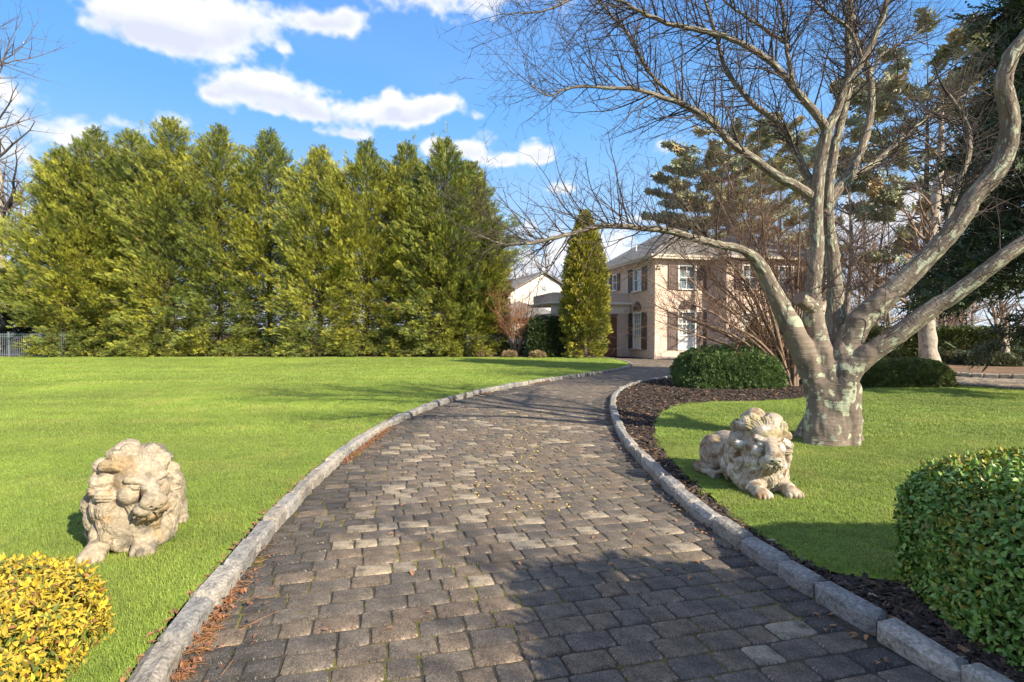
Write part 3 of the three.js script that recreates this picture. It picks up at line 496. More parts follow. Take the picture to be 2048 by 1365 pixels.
{
  const cream = (p) => { const n = fbm(p.x * 6, p.y * 6, p.z * 6, 4), g = sstep(.08, .42, fbm(p.x * 4 + 9, p.y * 5, p.z * 4, 4) + (p.y > .62 ? .14 * (fbm(p.x * 20, p.y * 20, p.z * 20, 2) + .7) : 0)), o = sstep(.12, .4, fbm(p.x * 7 + 3, p.y * 9 + 2, p.z * 7, 4)); const k = (1 + n * .28) * (1 + .30 * noise(p.x * 60, p.y * 60, p.z * 60)) * (1 - .45 * sstep(.18, .42, fbm(p.x * 11 + 50, p.y * 13, p.z * 11, 4))); return [mixf(mixf(.33, .165, g), .30, o * .75) * k, mixf(mixf(.275, .147, g), .205, o * .75) * k, mixf(mixf(.20, .12, g), .10, o * .75) * k]; };
  const stained = (p) => { const n = fbm(p.x * 6, p.y * 6, p.z * 6, 4), brown = sstep(.02, .30, fbm(p.x * 12 + 5, p.y * 12, p.z * 12 + 2, 4)), white = sstep(.02, .28, fbm(p.x * 11 + 31, p.y * 9, p.z * 11, 4)) * (p.z > -.2 ? 1 : .25), lichen = sstep(.0, .3, fbm(p.x * 9 + 71, p.y * 9, p.z * 9, 3) + (p.y > .66 ? .16 : -.25)), grey = p.z < -.15 ? sstep(-.2, .2, fbm(p.x * 5, p.y * 5 + 8, p.z * 5, 3)) : 0, k = (1 + n * .3) * (1 + .3 * noise(p.x * 60, p.y * 60, p.z * 60)); let c = [.33, .28, .215]; const mix = (t, b) => { c = c.map((v, q) => mixf(v, b[q], t)); }; mix(grey * .8, [.22, .175, .13]); mix(brown * .85, [.17, .095, .04]); mix(white * .85, [.58, .555, .50]); mix(lichen * .6, [.27, .23, .095]); return c.map((v) => v * k); };
  const a = thing('lion_statue', 'cream stone lion statue with head turned, lying on the large lawn', 'statue', 'stone lions flanking the drive', V(-2.58, .05, -3.74));
  part(a, 'lion_body', lionGeo({ flip: 1, headYaw: .44, seed: 11, colour: cream, pitch: .20, tuck: .07, skew: -.06, bulk: 1.04 }), lionMat()); a.rotation.y = .44; a.scale.setScalar(.79);
  const b = thing('lion_statue', 'brown and white stained stone lion lying beside the spreading tree', 'statue', 'stone lions flanking the drive', V(2.27, .05, -5.08));
  part(b, 'lion_body', lionGeo({ flip: 1, headYaw: -.20, seed: 23, colour: stained, pitch: .22 }), lionMat()); b.rotation.y = .10; b.scale.setScalar(.82);
}

// ================================================================ TREES
function barkTex(seed, base, light, lichen, { lich = .12, bands = 1 } = {}) {
  return tex(512, (u, v) => {
    const n = tnoise(u, v, 4, seed, 5), f = tnoise(u, v, 32, seed + 1, 3); v = (v + .012 * tnoise(u, v, 8, seed + 9, 3) + 1) % 1;
    let s = 0, a = .6; for (const [fx, fy] of [[8, 72], [16, 144], [32, 200]]) { const x = u * fx, y = v * fy, xi = Math.floor(x), yi = Math.floor(y), U = sstep(0, 1, x - xi), W = sstep(0, 1, y - yi), h = (p, q) => VAL[PERM[PERM[((xi + p) % fx + seed * 3) & 255] + (((yi + q) % fy) & 255)]]; s += a * mixf(mixf(h(0, 0), h(1, 0), U), mixf(h(0, 1), h(1, 1), U), W); a *= .6; }
    const band = sstep(.15, .6, s) * bands, dark = sstep(.2, .7, -s) * bands, l = sstep(lich, lich + .07, tnoise(u, v, 14, seed + 5, 4) + .22 * f + .14 * tnoise(u, v, 2, seed + 8, 2)), k = 1 + n * .5 + f * .35;
    return base.map((b, q) => mixf(mixf(b, light[q], band * .30) * k * (1 - dark * .22), lichen[q] * (1 + f * .5), l * .85));
  });
}
function barkH(seed, bands = 1) { return tex(512, (u, v) => { const w = (v + .02 * tnoise(u, v, 6, seed + 2, 3) + 1) % 1, f = tnoise(u, v, 8, seed, 5); let b = 0, a = .5; for (const [fx, fy] of [[10, 90], [20, 170]]) { const x = u * fx, y = w * fy, xi = Math.floor(x), yi = Math.floor(y), U = sstep(0, 1, x - xi), W = sstep(0, 1, y - yi), h = (p, q) => VAL[PERM[PERM[((xi + p) % fx) & 255] + (((yi + q) % fy) & 255)]]; b += a * mixf(mixf(h(0, 0), h(1, 0), U), mixf(h(0, 1), h(1, 1), U), W); a *= .6; } return .5 + f * .6 + bands * .4 * b; }, { srgb: false }); }
const cherryMat = std({ map: barkTex(3, [.165, .132, .106], [.30, .25, .205], [.33, .36, .26], { lich: .225, bands: .6 }), bumpMap: barkH(4, .6), bumpScale: .012, roughness: .93 });
const twigMat = std({ color: rgb(.062, .047, .041), roughness: .9 }), twigRed = std({ color: rgb(.17, .088, .055), roughness: .9 }), twigTan = std({ color: rgb(.21, .15, .11), roughness: .9 }), twigGrey = std({ color: rgb(.13, .105, .09), roughness: .95 });

// a shoot that wanders, with side shoots of its own
function shoot(g, r, p, dir, len, rad, level, o) {
  const n = Math.max(2, Math.min(9, Math.round(len / o.seg))), pts = [p.clone()], R = [rad], d = dir.clone(); let q = p.clone();
  const kids = [];
  for (let k = 1; k <= n; k++) {
    d.x += (r() - .5) * o.wander; d.y += (r() - .5) * o.wander + o.up; d.z += (r() - .5) * o.wander; d.normalize();
    q = q.clone().addScaledVector(d, len / n); pts.push(q); R.push(rad * (1 - .8 * k / n));
    if (level > 0 && k < n) { const m = o.side * len / n; let c = Math.floor(m) + (r() < m % 1 ? 1 : 0); while (c--) kids.push([q.clone(), d.clone(), R[k], k / n]); }
    else if (level > 0) kids.push([q.clone(), d.clone(), R[k], .9]);
  }
  tube(g, pts, R, rad > .03 ? 7 : rad > .012 ? 5 : 3, { cap: false, vScale: .6 });
  for (const [kp, kd, kr, t] of kids) {
    const side = V(r() - .5, r() - .5, r() - .5).normalize(); side.addScaledVector(kd, -side.dot(kd)).normalize();
    const nd = kd.clone().multiplyScalar(o.fwd).addScaledVector(side, 1).normalize(), l = len * (o.ratio0 + r() * o.ratio1) * (1.15 - t * .6);
    if (l > o.min) shoot(g, r, kp, nd, l, Math.max(o.rmin, Math.min(kr * .75, rad * .55)), level - 1, o);
  }
}
// ---- the spreading bare tree in the island lawn, limbs followed one by one
{
  const o = thing('flowering_tree', 'wide spreading bare tree with lichen covered grey limbs on island lawn', 'tree', null, gp(1658, 880, .06)), base = o.position, loc = (p) => p.clone().sub(base);
  const L = {                                              // [px, py, depth, radius in px]
    low_left: [[1640, 790, 7.1, 30], [1612, 715, 7.1, 27], [1580, 650, 7.05, 25], [1545, 580, 7.0, 20], [1515, 525, 6.95, 17], [1490, 502, 6.9, 15.5], [1440, 490, 6.85, 14], [1400, 480, 6.8, 13], [1340, 462, 6.7, 11], [1280, 456, 6.6, 10], [1205, 452, 6.5, 9], [1140, 468, 6.4, 7.5], [1070, 485, 6.3, 6], [1010, 488, 6.2, 4], [955, 470, 6.1, 2]],
    upright: [[1652, 770, 7.1, 30], [1640, 700, 7.1, 27], [1627, 640, 7.12, 23], [1626, 590, 7.12, 21], [1630, 540, 7.1, 20], [1634, 490, 7.1, 19], [1633, 440, 7.1, 18], [1637, 364, 7.08, 17], [1646, 300, 7.05, 16], [1657, 256, 7.0, 15], [1672, 226, 7.0, 12], [1693, 168, 6.95, 10], [1723, 125, 6.9, 9], [1757, 57, 6.85, 8], [1780, -10, 6.8, 7], [1800, -70, 6.8, 5]],
    upper_left: [[1657, 262, 7.0, 13], [1630, 225, 6.95, 11], [1589, 178, 6.9, 9.5], [1560, 140, 6.85, 9], [1520, 108, 6.8, 8.5], [1470, 80, 6.7, 8], [1400, 60, 6.6, 7], [1340, 48, 6.5, 6], [1280, 22, 6.4, 5], [1240, 2, 6.4, 4], [1170, -8, 6.3, 3.3], [1085, 22, 6.2, 2.4], [1010, 28, 6.1, 1.4]],
    second_upright: [[1665, 770, 7.2, 27], [1668, 690, 7.28, 24], [1673, 637, 7.32, 22], [1671, 580, 7.35, 20], [1665, 510, 7.35, 18], [1658, 457, 7.35, 16.5], [1656, 400, 7.35, 15], [1667, 310, 7.35, 12.5], [1686, 230, 7.35, 11], [1699, 168, 7.4, 10], [1697, 84, 7.4, 9.5], [1702, 0, 7.4, 9], [1705, -80, 7.4, 7]],
    left_sweep: [[1637, 405, 7.1, 15], [1615, 387, 7.1, 14], [1552, 350, 7.0, 12], [1501, 313, 6.95, 11], [1457, 281, 6.9, 10], [1434, 256, 6.85, 9], [1405, 230, 6.8, 8.4], [1372, 211, 6.75, 7.6], [1324, 194, 6.7, 6.5], [1270, 179, 6.6, 5.5], [1215, 176, 6.55, 4.6], [1138, 176, 6.45, 3.4], [1095, 192, 6.4, 2], [1040, 150, 6.3, 1.2]],
    left_rise: [[1640, 385, 7.12, 13], [1619, 360, 7.2, 12], [1595, 313, 7.25, 10.5], [1582, 286, 7.3, 10], [1555, 243, 7.35, 9], [1511, 212, 7.4, 8], [1477, 175, 7.45, 7], [1450, 135, 7.5, 6], [1437, 84, 7.5, 5], [1420, 30, 7.5, 4], [1400, -30, 7.5, 3]],
    inner_fork: [[1372, 210, 6.75, 6], [1324, 172, 6.85, 5.2], [1291, 132, 6.9, 4.6], [1258, 70, 6.95, 4], [1225, 33, 7, 3.3], [1196, -2, 7, 2.5], [1160, -60, 7, 1.5]],
    stub: [[1590, 182, 6.9, 7], [1580, 130, 6.95, 6], [1572, 80, 7.0, 5.5], [1566, 18, 7.0, 5]],
    stub_side: [[1573, 85, 6.98, 5.5], [1545, 70, 7, 5], [1510, 45, 7.05, 4.4], [1470, 18, 7.1, 3.6], [1440, -5, 7.1, 3]],
    back_right: [[1650, 430, 7.35, 15], [1672, 385, 7.45, 13.5], [1703, 340, 7.55, 12], [1730, 280, 7.65, 11], [1744, 202, 7.75, 10], [1737, 135, 7.85, 8.5], [1715, 80, 7.9, 7], [1708, 40, 7.95, 5.5], [1690, -30, 8, 4]],
    back_side: [[1740, 150, 7.82, 5.5], [1765, 110, 7.9, 4.5], [1800, 88, 8, 3.6], [1850, 55, 8.1, 2.2]],
    pale_right: [[1690, 365, 7.5, 10], [1712, 350, 7.6, 9.5], [1754, 323, 7.8, 8.5], [1787, 293, 8, 7.5], [1828, 256, 8.2, 6], [1870, 224, 8.4, 4.5], [1930, 190, 8.6, 3]],
    far_top: [[1725, 120, 6.9, 5.5], [1700, 60, 6.85, 4.5], [1655, 25, 6.8, 3.8], [1625, -5, 6.8, 3]],
    big_right: [[1675, 790, 7.05, 34], [1690, 707, 7.05, 31], [1718, 645, 7.0, 28], [1769, 598, 6.9, 26], [1839, 531, 6.8, 24], [1899, 468, 6.7, 22.5], [1927, 430, 6.65, 22], [1950, 392, 6.6, 21.5], [1988, 350, 6.55, 21], [2016, 293, 6.5, 20.5], [2020, 229, 6.45, 20], [2008, 165, 6.4, 19], [2024, 111, 6.35, 18], [2060, 68, 6.3, 17], [2110, 10, 6.25, 15], [2140, -60, 6.2, 13]],
    low_right: [[1680, 810, 6.98, 32], [1697, 745, 6.93, 27], [1734, 711, 6.85, 24], [1787, 675, 6.75, 22.5], [1857, 623, 6.6, 21], [1927, 577, 6.45, 19.5], [1998, 521, 6.3, 18], [2060, 478, 6.2, 17], [2140, 430, 6.1, 15], [2220, 370, 6, 12]],
    right_fork: [[1895, 470, 6.72, 8], [1900, 430, 6.9, 7], [1918, 370, 7.1, 7], [1940, 300, 7.3, 6.5], [1935, 250, 7.5, 6], [1900, 190, 7.6, 4]],
  };
  const R = rng(4242), F0 = [base.x - .78, .0, base.z - .62], F = new Field([F0[0], .0, F0[2]], [base.x + 1.05, 2.35, base.z + .62], .0165);
  const tr = (px, py, D, rp) => [at(px, py, D), rp * D / FOC];
  const thin = (n) => (n === 'big_right' ? .80 : n === 'low_right' ? .82 : n === 'low_left' ? .74 : .70);
  for (const [n, l] of Object.entries(L)) l.forEach((e, i) => { e[3] *= i < 3 && /low|upright|big/.test(n) ? .80 : thin(n); if (n === 'low_left' && i > 4) e[3] *= .78; });
  const chain = (list, k) => { for (let i = 0; i < list.length - 1; i++) { const [a, ra] = tr(...list[i]), [b, rb] = tr(...list[i + 1]); F.rod(a.toArray(), b.toArray(), ra, rb, k); } };
  chain([[1655, 905, 7.12, 46], [1657, 850, 7.1, 40], [1660, 790, 7.1, 38], [1660, 755, 7.1, 33]], .05);
  chain([[1700, 905, 7.0, 22], [1703, 840, 7.0, 19], [1700, 780, 7.0, 21]], .035);
  chain([[1630, 905, 7.05, 22], [1636, 850, 7.06, 20], [1640, 770, 7.05, 20]], .06);
  for (const [a, l] of [[3.6, .12], [5.3, .16], [.3, .1], [2.2, .12], [4.4, .14]]) F.rod([base.x + Math.cos(a) * .18, .34, base.z + Math.sin(a) * .18], [base.x + Math.cos(a) * (.28 + l), .02, base.z + Math.sin(a) * (.28 + l)], .11, .05, .12);
  for (const [k, n] of [['low_left', 4], ['upright', 4], ['second_upright', 4], ['big_right', 4], ['low_right', 4]]) chain(L[k].slice(0, n), .04);
  F.rod(at(1690, 905, 6.76).toArray(), at(1688, 780, 6.80).toArray(), .038, .014, .03, true);     // seam between the joined stems
  F.displace((x, y, z) => .028 * fbm(x * 4.5, y * 2.6, z * 4.5, 4) + .004 * noise(x * 24, y * 7, z * 24));
  const tg = F.mesh((p) => [(Math.atan2(p.x - base.x, p.z - base.z) / 6.283 + .5) * 3, p.y * .75], null).translate(-base.x, -base.y, -base.z);
  part(o, 'trunk', tg, cherryMat);
  const cut = new Geo(), [cp, cr] = tr(1598, 598, 6.98, 13); tube(cut, [at(1628, 618, 7.1), at(1612, 607, 7.0), at(1602, 600, 6.95), at(1598, 597, 6.93)].map(loc), [.10, .095, .085, .088], 12, { cap: false, wob: .1 }); part(o, 'sawn_stub', cut.build(), cherryMat); { const c0 = at(1598, 597, 6.93), dd = at(1598, 597, 6.93).sub(at(1606, 603, 6.97)).normalize(), face = new THREE.CylinderGeometry(.084, .084, .012, 14).applyQuaternion(facing(dd)); const q = loc(c0); part(o, 'cut_face', face.translate(q.x, q.y, q.z), twigTan); }
  const tw = new Geo(), opt = { seg: .09, wander: .34, up: .03, side: 6.5, fwd: .8, ratio0: .26, ratio1: .36, min: .06, rmin: .0026 };
  for (const [name, list] of Object.entries(L)) {
    const pr = list.map((e) => tr(...e)), [P, Rd] = smoothPath(pr.map((e) => loc(e[0])), pr.map((e) => e[1]), .07), g = new Geo();
    for (let k = 1; k < P.length; k++) P[k].add(V((R() - .5), (R() - .5), (R() - .5)).multiplyScalar(.012));
    tube(g, P, Rd, 12, { uRep: 2, wob: .10, vScale: .75, seed: name.length }); part(o, 'limb', g.build(), cherryMat);
    for (let k = 6; k < P.length; k++) {                   // side shoots, thicker and denser towards the ends
      const thin = Rd[k] < .05;
      if (Rd[k] > .13) continue; let c = thin ? 2.3 : .5; c = Math.floor(c) + (R() < c % 1 ? 1 : 0); while (c--) {
      const tan = P[k].clone().sub(P[k - 1]).normalize(), s = V(R() - .5, (R() - .5) * .9 + .12, R() - .5); s.addScaledVector(tan, -s.dot(tan)).normalize();
      const d = tan.multiplyScalar(.7).addScaledVector(s, .9).normalize(), len = (thin ? .55 : .40) * (.5 + R() * 1.6);
      shoot(tw, R, P[k], d, len, Math.min(Rd[k] * .45, .0035 + len * .008), 2, opt); }
    }
    const e = P.length - 1; shoot(tw, R, P[e], P[e].clone().sub(P[e - 2]).normalize(), .6, Rd[e] * .9, 2, opt);
  }
  const t = part(o, 'twigs', tw.build(), twigMat); t.userData.kind = 'stuff';
  console.log('cherry twigs', tw.tris);
}

// ---- bare trees of the background: grown once per kind, then copied
function growBare(seed, { h = 14, r0 = .2, levels = 4, spread = .5, lean = .05, stems = 1, side = .85, first = .28, up = .05 }) {
  const r = rng(seed), trunk = new Geo(), crown = new Geo();
  for (let s = 0; s < stems; s++) {
    const a = s / stems * 6.28 + r(), d0 = V(Math.cos(a) * (stems > 1 ? spread : lean), 1, Math.sin(a) * (stems > 1 ? spread : lean)).normalize(), n = 12, P = [V(stems > 1 ? Math.cos(a) * r0 * .6 : 0, -.1, stems > 1 ? Math.sin(a) * r0 * .6 : 0)], R = [r0]; let q = P[0].clone(), d = d0.clone();
    const H = h * (.75 + r() * .3);
    for (let k = 1; k <= n; k++) { d.x += (r() - .5) * .22; d.z += (r() - .5) * .22; d.y += .05; d.normalize(); q = q.clone().addScaledVector(d, H / n); P.push(q); R.push(r0 * (1 - .85 * k / n)); }
    tube(trunk, P, R, 7, { wob: .08, vScale: .4 });
    for (let k = 2; k <= n; k++) { const t = k / n; if (t < first) continue; const c = stems > 1 ? 2 : 3; for (let j = 0; j < c; j++) { const b = r() * 6.28, e = .35 + r() * .6, dir = V(Math.cos(b), e, Math.sin(b)).normalize(); shoot(crown, r, P[k], dir, H * (.36 - t * .2) * (.6 + r() * .7), R[k] * .55, levels - 1, { seg: H * .035, wander: .34, up, side: side / (H * .035) * 1.15, fwd: .8, ratio0: .30, ratio1: .28, min: H * .014, rmin: .006 }); } }
  }
  return { trunk: trunk.build(), crown: crown.build(), tris: crown.tris };
}
function plantBare(kind, name, label, group, x, d, scale, turn, mats) { const o = thing(name, label, 'tree', group, V(x, .02, -d)); part(o, 'trunk', kind.trunk, mats[0]); part(o, 'crown', kind.crown, mats[1]).userData.kind = 'stuff'; o.scale.setScalar(scale); o.rotation.y = turn; return o; }
const greyBark = std({ map: barkTex(8, [.20, .165, .135], [.32, .27, .22], [.36, .35, .30], { lich: .2, bands: .3 }), bumpMap: barkH(9, .2), bumpScale: .03 });
const paleBark = std({ map: barkTex(12, [.34, .30, .25], [.52, .47, .40], [.20, .155, .12], { lich: .16, bands: .2 }), bumpMap: barkH(14, .2), bumpScale: .02 });

// ---- evergreen sprays
function sprayGeo(r, len, w, n, droop, thick = .16) {      // one flattened frond: a spine with pairs of tapering side blades
  const g = new Geo();
  const blade = (a, b, wid, nn) => { const d = b.clone().sub(a), s = V().crossVectors(d, nn).normalize().multiplyScalar(wid); const i0 = g.vert(a.clone().addScaledVector(s, .5), nn, 0, 0), i1 = g.vert(a.clone().addScaledVector(s, -.5), nn, 1, 0), m = a.clone().lerp(b, .6), i2 = g.vert(m.clone().addScaledVector(s, .8), nn, 0, .6), i3 = g.vert(m.clone().addScaledVector(s, -.8), nn, 1, .6), i4 = g.vert(b, nn, .5, 1); g.i.push(i0, i1, i2, i2, i1, i3, i2, i3, i4); };
  const spine = (t) => V(Math.sin(t * 3 + 1) * len * .03, len * t * (1 - droop * .25 * t), -droop * len * t * t * .6);
  for (let k = 0; k < n; k++) {
    const t = (k + .4) / n, p = spine(t);
    for (const s of [-1, 1]) { const l = w * Math.sin(Math.PI * Math.min(.98, .18 + t * .8)) * (.7 + r() * .5), e = p.clone().add(V(s * l, l * (.65 + r() * .3), (r() - .5) * l * thick * 4 - droop * l * .25)), nn = V(s * .35 + (r() - .5) * .5, (r() - .5) * .4, 1).normalize(); blade(p, e, w * .20, nn); if (l > w * .5) { const m = p.clone().lerp(e, .5); blade(m, m.clone().add(V(s * l * .12, l * .5, (r() - .5) * l * .35)), w * .14, nn); } }
  }
  blade(spine(.75), spine(1.08), w * .2, V(0, 0, 1));
  return g.build(true);
}
function conifer(o, r, { h, R, profile, branches, rise, sprays, sGeos, sScale, mats, tint, droopTip = 0, trunkR = .16, trunkMat, gap = 0, first = .02, flat = 0, keep = null, inner = .35, leaders = 0, spread = 1, low = .92, ragged = .5 }) {
  const tg = new Geo(), bg = new Geo(), P = [], RR = []; for (let k = 0; k <= 8; k++) { P.push(V((r() - .5) * .12, h * k / 8 * .97 - .1, (r() - .5) * .12)); RR.push(trunkR * (1 - .92 * k / 8)); }
  tube(tg, P, RR, 7, { wob: .1, vScale: .4 }); part(o, 'trunk', tg.build(), trunkMat);
  const lists = sGeos.map(() => []), bough = gap ? 5 : 0;
  for (let b = 0; b < branches; b++) {
    let t = Math.pow((b + r()) / branches, low); t = first + t * (1 - first) * .985; if (gap) t = (Math.round(t * gap) + (r() - .5) * .28) / gap;
    const az = b * 2.39996 + (r() - .5) * .6, L = R * profile(t) * (.91 - ragged / 2 + r() * ragged), ri = rise(t) + (r() - .5) * .25, y0 = h * t;
    if (keep && !keep(az, t)) continue;
    const dir = V(Math.cos(az), ri, Math.sin(az)), end = V(dir.x * L, y0 + ri * L, dir.z * L), n = Math.max(4, Math.round(sprays * (L / R) + 3)), st = V(0, y0, 0);
    if (end.y < .15) end.y = .15 + r() * .3;
    const pt = (q) => { const v = st.clone().lerp(end, q); v.y += -droopTip * L * q * q; return v; };
    tube(bg, [pt(0), pt(.4), pt(.75), pt(1)], [.012 + L * .008, .01 + L * .005, .008, .004], 3, { cap: false });
    for (let k = 0; k < n; k++) {
      const q = inner + (1.05 - inner) * Math.pow((k + r()) / n, .8), p = pt(q), wid = (L * .20 * (1.15 - q) + .10) * spread; p.x += (r() - .5) * wid * 2; p.z += (r() - .5) * wid * 2; p.y += (r() - .5) * wid * (flat ? .5 : 1.7); if (p.y < .08) p.y = .08 + r() * .2;
      const d = V(dir.x + (r() - .5) * 1.1, ri * .9 + .25 + (r() - .5) * .8 - droopTip * 1.6 * q, dir.z + (r() - .5) * 1.1).normalize(), s = sScale * (.65 + r() * .7), c = tint(r, p, q);
      lists[Math.floor(r() * lists.length)].push({ m: trs(p, facing(d, r() * 6.28), s), c });
    }
  }
  for (let k = 0; k < leaders; k++) {                       // slim plumes standing up out of the top
    const a = r() * 6.28, q = Math.sqrt(r()) * R * .55, y0 = h * (.80 + r() * .13) - q * .9, H = .9 + r() * 1.5;
    for (let j = 0; j < 46; j++) { const t = r(), w = .30 * (1 - t) + .03, b = r() * 6.28, p = V(Math.cos(a) * q + Math.cos(b) * w * r(), y0 + H * t, Math.sin(a) * q + Math.sin(b) * w * r()), d = V(Math.cos(b) * .6, 1.1 + r() * .5, Math.sin(b) * .6).normalize(); lists[j % lists.length].push({ m: trs(p, facing(d, r() * 6.28), sScale * (.55 + r() * .4)), c: tint(r, p, 1) }); }
  }
  part(o, 'branches', bg.build(), trunkMat).userData.kind = 'stuff';
  lists.forEach((l, i) => instanced(o, 'crown', sGeos[i], mats, l));
  return lists.reduce((a, l) => a + l.length, 0);
}
const needleMat = leafMat([1, 1, 1], .15, .7), brownBark = std({ map: barkTex(18, [.085, .06, .045], [.14, .10, .075], [.11, .10, .07], { lich: .3, bands: .2 }), roughness: .95 });
{
  const r = rng(606), sG = [0, 1, 2].map(() => sprayGeo(r, .66, .16, 5, .25));
  const row = [[128, 300, 2.7, 'first from the left'], [195, 258, 3.0, 'second from the left'], [268, 262, 3.0, 'third from the left'], [345, 240, 2.9, 'fourth from the left'], [440, 252, 2.9, 'fifth from the left'], [540, 262, 2.9, 'sixth from the left'], [640, 296, 2.8, 'seventh from the left'], [735, 286, 2.9, 'fifth from the right end'], [815, 290, 2.8, 'fourth from the right end'], [890, 280, 2.8, 'third from the right end'], [940, 325, 2.3, 'second from the right end'], [968, 425, 1.7, 'lowest one at the right end']];
  let total = 0;
  row.forEach(([px, top, R, where], i) => {
    const D = 33.4 + (i % 3) * .7 - (i === 11 ? 1 : 0), x = (px - 1024) * D / FOC, h = (664 - top) * D / FOC + CAM_H - .1, o = thing('cypress_tree', `tall clipped cypress in the evergreen row, ${where}`, 'tree', 'evergreen row behind the lawn', V(x, .03, -D));
    const s = i * 3.7, dead = (r2) => r2() < .02;
    total += conifer(o, r, { h, R, trunkR: .17, trunkMat: brownBark, low: 1.12, leaders: 8, spread: .92, branches: 470, sprays: 82, sGeos: sG, sScale: .42, mats: needleMat, inner: .30,
      profile: (t) => (t < .10 ? 1.0 : t < .17 ? .95 + .1 * noise(s, t * 9) : Math.pow(1 - Math.pow((t - .1) / .9, 2.9), .85) * (1 + .30 * noise(s, t * 12)) * (1 - .42 * sstep(.62, .98, t)) + .03), keep: i ? null : (az, t) => !(Math.cos(az) < -.1 && t < .14), rise: (t) => mixf(-.22, .24 + .6 * t, sstep(.0, .30, t)),
      tint: (q, p) => { const n = .55 + q() * .85, y = q(), patch = .5 + .45 * noise(p.x * .8 + s, p.y * .8, p.z * .8) + .35 * noise(p.x * .2 + s * .31, p.y * .25, 4); if (y < .015) return [.20, .10, .03]; const w = clamp(patch * .8 + (y - .5) * .6, 0, 1); return [mixf(.10, .43, w) * n, mixf(.145, .42, w) * n, mixf(.026, .034, w) * n]; } });
  });
  console.log('cypress sprays', total);
}
// ---- the conical evergreen by the porch
{
  const r = rng(71), sG = [0, 1].map(() => sprayGeo(r, .34, .13, 6, .1)), p = gp(1170, 716.5, .05), o = thing('arborvitae', 'clipped conical arborvitae standing in front of the house porch', 'tree', null, p);
  const D = -p.z, h = (664 - 425) * D / FOC + CAM_H;
  conifer(o, r, { h, ragged: .16, R: 1.40, trunkR: .12, trunkMat: brownBark, branches: 640, sprays: 70, sGeos: sG, sScale: .38, mats: needleMat, inner: .55,
    profile: (t) => (t < .06 ? .85 : 1) * (t < .3 ? 1 : 1 - Math.pow((t - .3) / .7, 1.8)) * .9 + .04, rise: (t) => (t < .08 ? -.2 + t * 6 : .55 + .4 * t),
    tint: (q, v) => { const n = .75 + q() * .5, w = clamp(.5 + .5 * noise(v.x * 1.4, v.y * 1.4, v.z * 1.4) + (q() - .5) * .7, 0, 1); return [mixf(.13, .42, w) * n, mixf(.16, .37, w) * n, mixf(.024, .03, w) * n]; } });
}
// ---- pines beyond the roof and the dark spruce at the edge
{
  const r = rng(15), pineG = [0, 1].map(() => sprayGeo(r, .55, .20, 8, .0, .5)), spr = [0, 1].map(() => sprayGeo(r, .6, .10, 9, .9, .35));
  const pineTint = (q, p) => { const n = .7 + q() * .6, y = q(); return y < .12 ? [.42 * n, .31 * n, .16 * n] : y < .6 ? [.38 * n, .38 * n, .21 * n] : [.23 * n, .28 * n, .19 * n]; };
  const pine = (px, D, top, R, label) => { const o = thing('pine_tree', label, 'tree', 'pines behind the house', V((px - 1024) * D / FOC, .02, -D)), h = (664 - top) * D / FOC + CAM_H; conifer(o, r, { h, R, trunkR: .28, trunkMat: brownBark, branches: 58, sprays: 44, sGeos: pineG, sScale: 1.25, mats: needleMat, gap: 9, first: .30, flat: 1, inner: .45, profile: (t) => .35 + .75 * Math.sin(Math.PI * Math.min(1, (t - .22) * 1.15)), rise: () => .22, tint: pineTint }); };
  pine(1455, 46, 270, 5.2, 'blue green pine rising behind the house roof beside the sky'); pine(1560, 52, 285, 5, 'pine behind the house roof, seen through the bare limbs'); pine(1395, 50, 330, 3.6, 'smaller pine just above the house ridge'); pine(1850, 30, 110, 4.2, 'golden topped pine behind the forked limbs');
  const o = thing('spruce_tree', 'dark drooping spruce at the right edge of the garden', 'tree', null, V(13.7, .02, -13.2));
  conifer(o, r, { h: 13, R: 3.2, trunkR: .26, trunkMat: brownBark, branches: 190, sprays: 62, sGeos: spr, sScale: 1.25, mats: needleMat, gap: 18, first: .17, droopTip: .28, flat: 1, inner: .28, profile: (t) => 1.02 - t * .68, rise: () => -.02, tint: (q) => { const n = .6 + q() * .8; return [.058 * n, .088 * n, .040 * n]; } });
}

